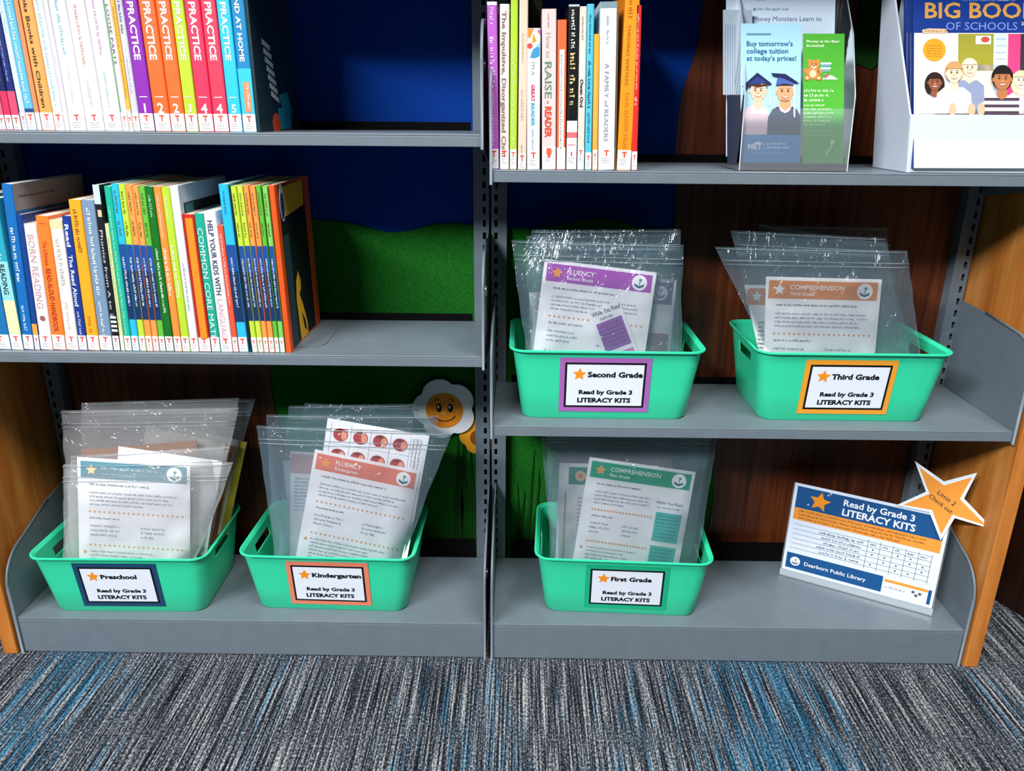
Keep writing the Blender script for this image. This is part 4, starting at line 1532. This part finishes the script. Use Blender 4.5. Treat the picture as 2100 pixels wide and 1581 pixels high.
mb.build('star_tag', sign)

# ------------------------------------------------------------------ brochure holder and what stands in it
LB = Lean(0.030, ZR1, 7)
hx0, hx1 = on_y(1519, 330, 0.02).x, on_y(1737, 330, 0.02).x
hold = thing('brochure_holder', 'clear acrylic brochure holder with tiers, standing beside the white display box', 'brochure holder', ((hx0 + hx1) / 2, 0.02, ZR1))
iv = -Vector(hold.location)


def panel(name, pts, off, m=None):
    mb = MB()
    mb.prism([Vector(p) + iv for p in pts], off, m or ACRYL)
    return mb.build(name, hold)


z0 = ZR1 + 0.001
panel('base_plate', [(hx0, 0.018, z0), (hx1, 0.018, z0), (hx1, 0.13, z0), (hx0, 0.13, z0)], (0, 0, 0.002))
panel('front_pocket', [(hx0, 0.0185, z0), (hx1, 0.0185, z0), (hx1, 0.0265, z0 + 0.092), (hx0, 0.0265, z0 + 0.092)], (0, 0.0015, 0))
panel('back_panel', [(hx0, 0.118, z0), (hx1, 0.118, z0), (hx1, 0.142, z0 + 0.29), (hx0, 0.142, z0 + 0.29)], (0, 0.002, 0))
for s, X in ((1, hx0 - 0.0022), (-1, hx1 + 0.0005)):
    panel('side_panel', [(X, 0.018, z0), (X, 0.028, z0 + 0.11), (X, 0.07, z0 + 0.20), (X, 0.144, z0 + 0.29), (X, 0.132, z0)], (0.0018, 0, 0))
    mb = MB()
    mb.tube([Vector((X + 0.0009, a, b)) + iv for a, b in ((0.018, z0), (0.028, z0 + 0.11), (0.07, z0 + 0.20), (0.144, z0 + 0.29))], 0.0011, ACRYLEDGE, 6)
    mb.build('polished_edge', hold)

SK1, SK2, NAVY = ink('#f0c0a4'), ink('#e2a478'), ink('#1b2450')


def card(lean, x0, y0, wpx, hpx, paper, th=0.0008):
    fr = px_frame(lean, x0, y0)
    mb = MB()
    mb.prism([fr.pt(0, 0), fr.pt(0, hpx), fr.pt(wpx, hpx), fr.pt(wpx, 0)], -fr.n * th, paper)
    return mb, fr


def face(mb, fr, cx, cy, r, skin, l=4, smile=True):
    disc(mb, fr, cx, cy, r * 0.84, skin, l, r * 1.08)
    dk = ink('#4a2c22')
    for s in (-1, 1):
        disc(mb, fr, cx + s * r * .32, cy - r * .10, r * .11, dk, l + 1, r * .09)
        line(mb, fr, cx + s * r * .18, cy - r * .32, cx + s * r * .48, cy - r * .34, r * .07, dk, l + 1)
        disc(mb, fr, cx + s * r * .86, cy + r * .02, r * .14, skin, l - 1, r * .22)
    disc(mb, fr, cx, cy + r * .18, r * .12, ink('#d89a7c'), l + 1, r * .09)
    disc(mb, fr, cx, cy + r * .46, r * .36, ink('#b8584c'), l + 1, r * .20, 14, 0, math.pi, 2 * math.pi)
    disc(mb, fr, cx, cy + r * .47, r * .28, WH, l + 2, r * .11, 14, 0, math.pi, 2 * math.pi)


# blue brochure
mb, fr = card(LB, 1519, 48, 125, 292, ink('#a9daf0'))
rect(mb, fr, 0, 232, 125, 292, ink('#1f86d0'), 1)
rect(mb, fr, 12, 20, 62, 24, ink('#5f8fae'), 1)
tc = ink('#2d6a8e')
text(mb, fr, "Buy tomorrow's", 12, 46, 10.5, tc, w=95, bold=0.02)
text(mb, fr, 'college tuition', 12, 61, 10.5, tc, w=86, bold=0.02)
text(mb, fr, "at today's prices!", 12, 76, 10.5, tc, w=103, bold=0.02)
# child in the pale pink shirt
poly(mb, fr, [(0, 232), (0, 190), (10, 176), (26, 168), (40, 168), (54, 176), (58, 190), (56, 232)], ink('#eccfdc'), 2)
poly(mb, fr, [(28, 152), (44, 152), (46, 170), (36, 180), (26, 170)], SK1, 3)
face(mb, fr, 36, 140, 19, SK1)
poly(mb, fr, [(17, 136), (18, 124), (30, 122), (44, 126), (54, 124), (56, 138), (52, 128), (34, 132), (22, 128)], ink('#4a2e20'), 7)
poly(mb, fr, [(2, 130), (34, 101), (64, 124), (60, 130), (50, 122), (20, 124), (12, 138)], NAVY, 8)
poly(mb, fr, [(16, 126), (34, 110), (54, 122), (36, 124)], ink('#2c3c86'), 9)
line(mb, fr, 60, 128, 61, 170, 2.4, ink('#eef2fa'), 8)
# child in the navy shirt
poly(mb, fr, [(55, 232), (57, 196), (66, 178), (82, 170), (104, 170), (118, 178), (125, 192), (125, 232)], NAVY, 3)
poly(mb, fr, [(78, 170), (108, 170), (101, 182), (93, 186), (84, 182)], ink('#e8ecf4'), 4)
poly(mb, fr, [(82, 158), (104, 158), (105, 172), (93, 182), (81, 172)], SK2, 5)
face(mb, fr, 92, 142, 20, SK2, 5)
disc(mb, fr, 92, 128, 18, ink('#2a1c18'), 8, 8, 16, 0, 0, math.pi)
poly(mb, fr, [(72, 128), (76, 112), (108, 114), (110, 128), (92, 124)], ink('#4a62a8'), 9)
poly(mb, fr, [(62, 102), (92, 104), (122, 124), (112, 124), (90, 114), (66, 108)], NAVY, 10)
line(mb, fr, 111, 126, 112, 195, 3.2, ink('#f2f4fa'), 9)
for k in range(3):
    disc(mb, fr, 93, 192 + k * 14, 1.4, ink('#5a6690'), 5)
# the white logo on the blue foot
wl = ink('#f2f6fb')
text(mb, fr, 'MET', 15, 263, 12, wl, w=30, bold=0.04)
poly(mb, fr, [(27, 251), (36, 247), (46, 250), (36, 254)], wl, 3)
line(mb, fr, 50, 248, 50, 264, 1.2, wl)
greek(mb, fr, 56, 249, 42, 5, wl, 1)
greek(mb, fr, 56, 257, 52, 5, wl, 2)
greek(mb, fr, 30, 270, 66, 3, ink('#9fc8e6'), 4)
tag(mb.build('brochure'), 'blue brochure about college tuition with two children in graduation caps', 'brochure', 'brochures in the clear holder')

# green brochure
mb, fr = card(LB, 1647, 69, 85, 272, ink('#4fae35'))
wg = ink('#e4f4d8')
text(mb, fr, 'Money at the Bear', 7, 18, 5.2, wg, w=68, bold=0.02)
text(mb, fr, 'Bookshelf', 7, 27, 5.2, wg, w=36, bold=0.02)
br, brl = ink('#e08a4a'), ink('#f4cfa4')
disc(mb, fr, 20, 80, 13, br, 2, 14)
disc(mb, fr, 22, 64, 11.5, br, 3, 10)
for s in (-1, 1):
    disc(mb, fr, 22 + s * 9, 56, 4, br, 2)
    disc(mb, fr, 20 + s * 12, 91, 5.5, br, 4, 5)
    disc(mb, fr, 20 + s * 12, 91, 3, brl, 5, 2.6)
    disc(mb, fr, 20 + s * 14, 77, 4, br, 2, 6)
disc(mb, fr, 20, 82, 7, brl, 4, 8)
disc(mb, fr, 22, 68, 5, brl, 4, 4)
disc(mb, fr, 22, 66, 1.8, ink('#3a2418'), 6, 1.4)
for s in (-1, 1):
    disc(mb, fr, 22 + s * 4, 62, 1.2, ink('#3a2418'), 6)
for k, (c, a, b) in enumerate((('#f2f4f4', 36, 58), ('#6fa8c4', 37, 56), ('#f2f4f4', 36, 57), ('#7fb0a0', 38, 55))):
    rect(mb, fr, a, 59 + k * 5, b, 63 + k * 5, ink(c), 2)
poly(mb, fr, [(40, 94), (46, 82), (54, 84), (64, 88), (72, 94)], ink('#f0ece6'), 2)
poly(mb, fr, [(40, 88), (50, 80), (56, 84), (46, 92)], ink('#a07860'), 3)
for k in range(3):
    greek(mb, fr, 2, 114 + k * 10, (64, 52, 42)[k], 6, wg, 30 + k)
for k in range(6):
    greek(mb, fr, 1, 146 + k * 8.2, (48, 60, 62, 60, 56, 46)[k], 3.8, wg, 40 + k)
for k in range(2):
    greek(mb, fr, 1, 200 + k * 8.5, 64, 3.6, ink('#a8dc9a'), 50 + k)
line(mb, fr, 48, 254, 66, 224, 3, ink('#c8e88c'))
disc(mb, fr, 62, 226, 5, ink('#d8f09c'), 2)
tag(mb.build('brochure'), 'narrow green brochure with a teddy bear and a stack of books', 'brochure', 'brochures in the clear holder')

# white flyer behind
LF = Lean(0.088, ZR1, 7)
mb, fr = card(LF, 1489, -60, 226, 395, ink('#d9e9fa'), 0.0006)
gt = ink('#7f8ea2')
disc(mb, fr, 59, 79, 3.2, gt, 1)
greek(mb, fr, 65, 76, 66, 5, gt, 3)
text(mb, fr, 'Money Monsters Learn to', 56, 103, 10, ink('#5f7086'), w=142)
greek(mb, fr, 62, 58, 20, 3, gt, 9)
tag(mb.build('flyer'), 'white flyer about money monsters behind the two brochures', 'flyer')
# dark folder and grey pages seen through the clear side
mb, fr = card(Lean(0.060, ZR1, 7), 1492, 196, 60, 140, ink('#111a33'), 0.003)
tag(mb.build('brochure'), 'dark navy brochure low in the holder, half hidden by the blue one', 'brochure', 'brochures in the clear holder')
mb, fr = card(Lean(0.074, ZR1, 7), 1483, 20, 60, 176, ink('#aab8c6'), 0.002)
for k in range(5):
    rect(mb, fr, 4 + k * 5, 30, 5.5 + k * 5, 176, ink('#8494a6'), 1)
tag(mb.build('brochure'), 'grey ribbed leaflet behind the upper edge of the blue brochure', 'brochure', 'brochures in the clear holder')

# ------------------------------------------------------------------ white display box with magazines
bx0, bx1, by0, by1 = 0.650, 0.884, 0.012, 0.135
box = thing('display_box', 'white cardboard display box full of school magazines', 'display box', ((bx0 + bx1) / 2, by0, ZR1))
iv = -Vector(box.location)
zb_ = ZR1 + 0.0006
t = 0.003


def slab(name, pts, off):
    mb = MB()
    mb.prism([Vector(p) + iv for p in pts], off, CARDW)
    return mb.build(name, box, 0.0006)


slab('front_panel', [(bx0, by0, zb_), (bx1, by0, zb_), (bx1, by0, ZR1 + 0.0855), (bx0 - 0.009, by0, ZR1 + 0.0855)], (0, t, 0))
for X, k in ((bx0, -1), (bx1 - t, 0)):
    slab('side_panel', [(X, by0 + t, zb_), (X + k * 0.009, by0 + t, ZR1 + 0.0855), (X + k * 0.030, by1 - 0.03, ZR1 + 0.285), (X + k * 0.032, by1, ZR1 + 0.30), (X, by1, zb_)], (t, 0, 0))
slab('back_panel', [(bx0 + t, by1 - t, zb_), (bx1 - t, by1 - t, zb_), (bx1 - t, by1 - t, ZR1 + 0.30), (bx0 + t, by1 - t, ZR1 + 0.30)], (0, t, 0))
slab('bottom_panel', [(bx0 + t, by0 + t, zb_), (bx1 - t, by0 + t, zb_), (bx1 - t, by1 - t, zb_), (bx0 + t, by1 - t, zb_)], (0, 0, t))


def child(mb, fr, x, y, r, skin, hair, shirt, long=False, stripes=None, l=3, base=235):
    poly(mb, fr, [(x - r * 2.0, base), (x - r * 1.75, y + r * 2.2), (x - r * 1.0, y + r * 1.55), (x + r * 1.0, y + r * 1.55), (x + r * 1.8, y + r * 2.2), (x + r * 2.0, base)], ink(shirt), l)
    if stripes:
        k = y + r * 1.8
        while k < base - 3:
            rect(mb, fr, x - r * 1.6, k, x + r * 1.6, k + r * 0.28, ink(stripes), l + 0.5)
            k += r * 0.62
    if long:
        disc(mb, fr, x, y + r * .35, r * 1.25, ink(hair), l, r * 1.6)
    poly(mb, fr, [(x - r * .38, y + r * .8), (x + r * .38, y + r * .8), (x + r * .5, y + r * 1.65), (x, y + r * 2.0), (x - r * .5, y + r * 1.65)], ink(skin), l + 1)
    disc(mb, fr, x, y - r * .12, r * 0.98, ink(hair), l + 1, r * 1.12)
    face(mb, fr, x, y + r * .10, r * 0.92, ink(skin), l + 3)
    disc(mb, fr, x, y - r * .42, r * 0.88, ink(hair), l + 6, r * .62, 16, 0, 0, math.pi)


def magazine(y0, lab, full):
    ln = Lean(y0, ZR1 + 0.085, 10)
    fr = px_frame(ln, 1846, -90)
    sc = (bx1 - 0.010 - (bx0 - 0.022)) / (fr.u.length)
    # local origin just inside the box
    fr.o.x = bx0 - 0.022
    wpx, hpx = sc, (fr.o.z - ZR1 - 0.008) / -fr.d.z
    root = thing('magazine', lab, 'magazine', fr.o, 'school magazines in the white display box')
    fr.o = Vector((0, 0, 0))
    mb = MB()
    mb.prism([fr.pt(0, 0), fr.pt(0, hpx), fr.pt(wpx, hpx), fr.pt(wpx, 0)], -fr.n * 0.0009, ink('#f1e9e6'))
    nav = ink('#12388c')
    rect(mb, fr, 0, 0, wpx, 158, nav, 1)
    if full:
        base = 330
        rect(mb, fr, 0, 160, 92, base, ink('#dfe6f2'), 1)
        rect(mb, fr, 92, 160, 166, 238, ink('#a09a34'), 1)
        rect(mb, fr, 166, 160, 196, base, ink('#cfe0f2'), 1)
        rect(mb, fr, 92, 225, 196, base, ink('#ecd9c8'), 1)
        rect(mb, fr, 128, 164, 160, 182, ink('#dfe4e2'), 2)
        disc(mb, fr, 148, 172, 9, ink('#c8553a'), 3, 6)
        for k in range(5):
            rect(mb, fr, 170, 170 + k * 14, 192, 172 + k * 14, ink('#a9c0da'), 2)
        rect(mb, fr, 196, 160, 222, base, ink('#d8437e'), 1)
        poly(mb, fr, [(222, 160), (222, 250), (wpx, 250), (wpx, 160)], ink('#3a3038'), 1)
        rect(mb, fr, 222, 250, wpx, base, ink('#e8dcd4'), 1)
        text(mb, fr, 'BIG BOOK', 22, 127, 33, ink('#d9a050'), w=236, bold=0.02, l=3)
        text(mb, fr, 'OF SCHOOLS', 66, 152, 17, ink('#7f9ade'), w=148, l=3)
        text(mb, fr, '2022', 222, 142, 7, ink('#dfe6f6'), w=22, bold=0.02, l=3)
        greek(mb, fr, 100, 86, 110, 6, ink('#9fb4e2'), 8, 3)
        poly(mb, fr, [(16, 152), (30, 149), (66, 150), (70, 158), (18, 159)], ink('#e8c9a0'), 3)
        greek(mb, fr, 20, 152, 48, 4, ink('#a8683c'), 5, 4)
        rect(mb, fr, 232, 154, wpx, 166, ink('#d8386e'), 3)
        text(mb, fr, 'FREE', 236, 164, 8, WH, w=24, bold=0.02, l=4)
        disc(mb, fr, 42, 194, 24, ink('#f2a024'), 3)
        for k in range(5):
            greek(mb, fr, 26, 184 + k * 5.5, 32, 2.6, ink('#9a5a14'), 20 + k, 4)
        child(mb, fr, 116, 232, 17, '#f0cdb4', '#eadfc4', '#8a94b4', l=3, base=base)
        child(mb, fr, 43, 262, 17, '#8a5238', '#2a1812', '#eeeae8', True, l=4, base=base)
        child(mb, fr, 82, 243, 20, '#f2cdb2', '#c8975e', '#f0eef4', l=12, base=base)
        child(mb, fr, 224, 258, 17, '#f4d6c2', '#ecd8a8', '#f0c8cc', True, l=4, base=base)
        child(mb, fr, 183, 255, 23, '#b5744a', '#1c1412', '#ece9f0', stripes='#4c3a4e', l=13, base=base)
        child(mb, fr, 262, 252, 18, '#eab898', '#7a4426', '#f0f0f2', True, l=5, base=base)
        for x in (78, 118, 138, 236):
            disc(mb, fr, x, 322, 8, ink('#e8b494'), 24, 14)
    mb.build('cover', root)
    pb = MB()
    n = -fr.n * 0.0068
    a = fr.pt(1, 1) - fr.n * 0.001
    pb.prism([a, fr.pt(1, hpx - 1) - fr.n * 0.001, fr.pt(wpx - 1, hpx - 1) - fr.n * 0.001, fr.pt(wpx - 1, 1) - fr.n * 0.001], n, PAPER)
    pb.build('page_block', root)
    sb = MB()
    sb.prism([fr.pt(-0.6, 0), fr.pt(-0.6, hpx), fr.pt(0.9, hpx), fr.pt(0.9, 0)], -fr.n * 0.0085, nav if full else ink('#1c3f94'))
    sb.build('spine', root)
    return root


magazine(0.018, 'glossy BIG BOOK OF SCHOOLS magazine with smiling children, foremost in the white box', True)
magazine(0.030, 'navy-covered magazine directly behind the foremost one in the white box', False)
magazine(0.042, 'navy-covered magazine third in the white box', False)
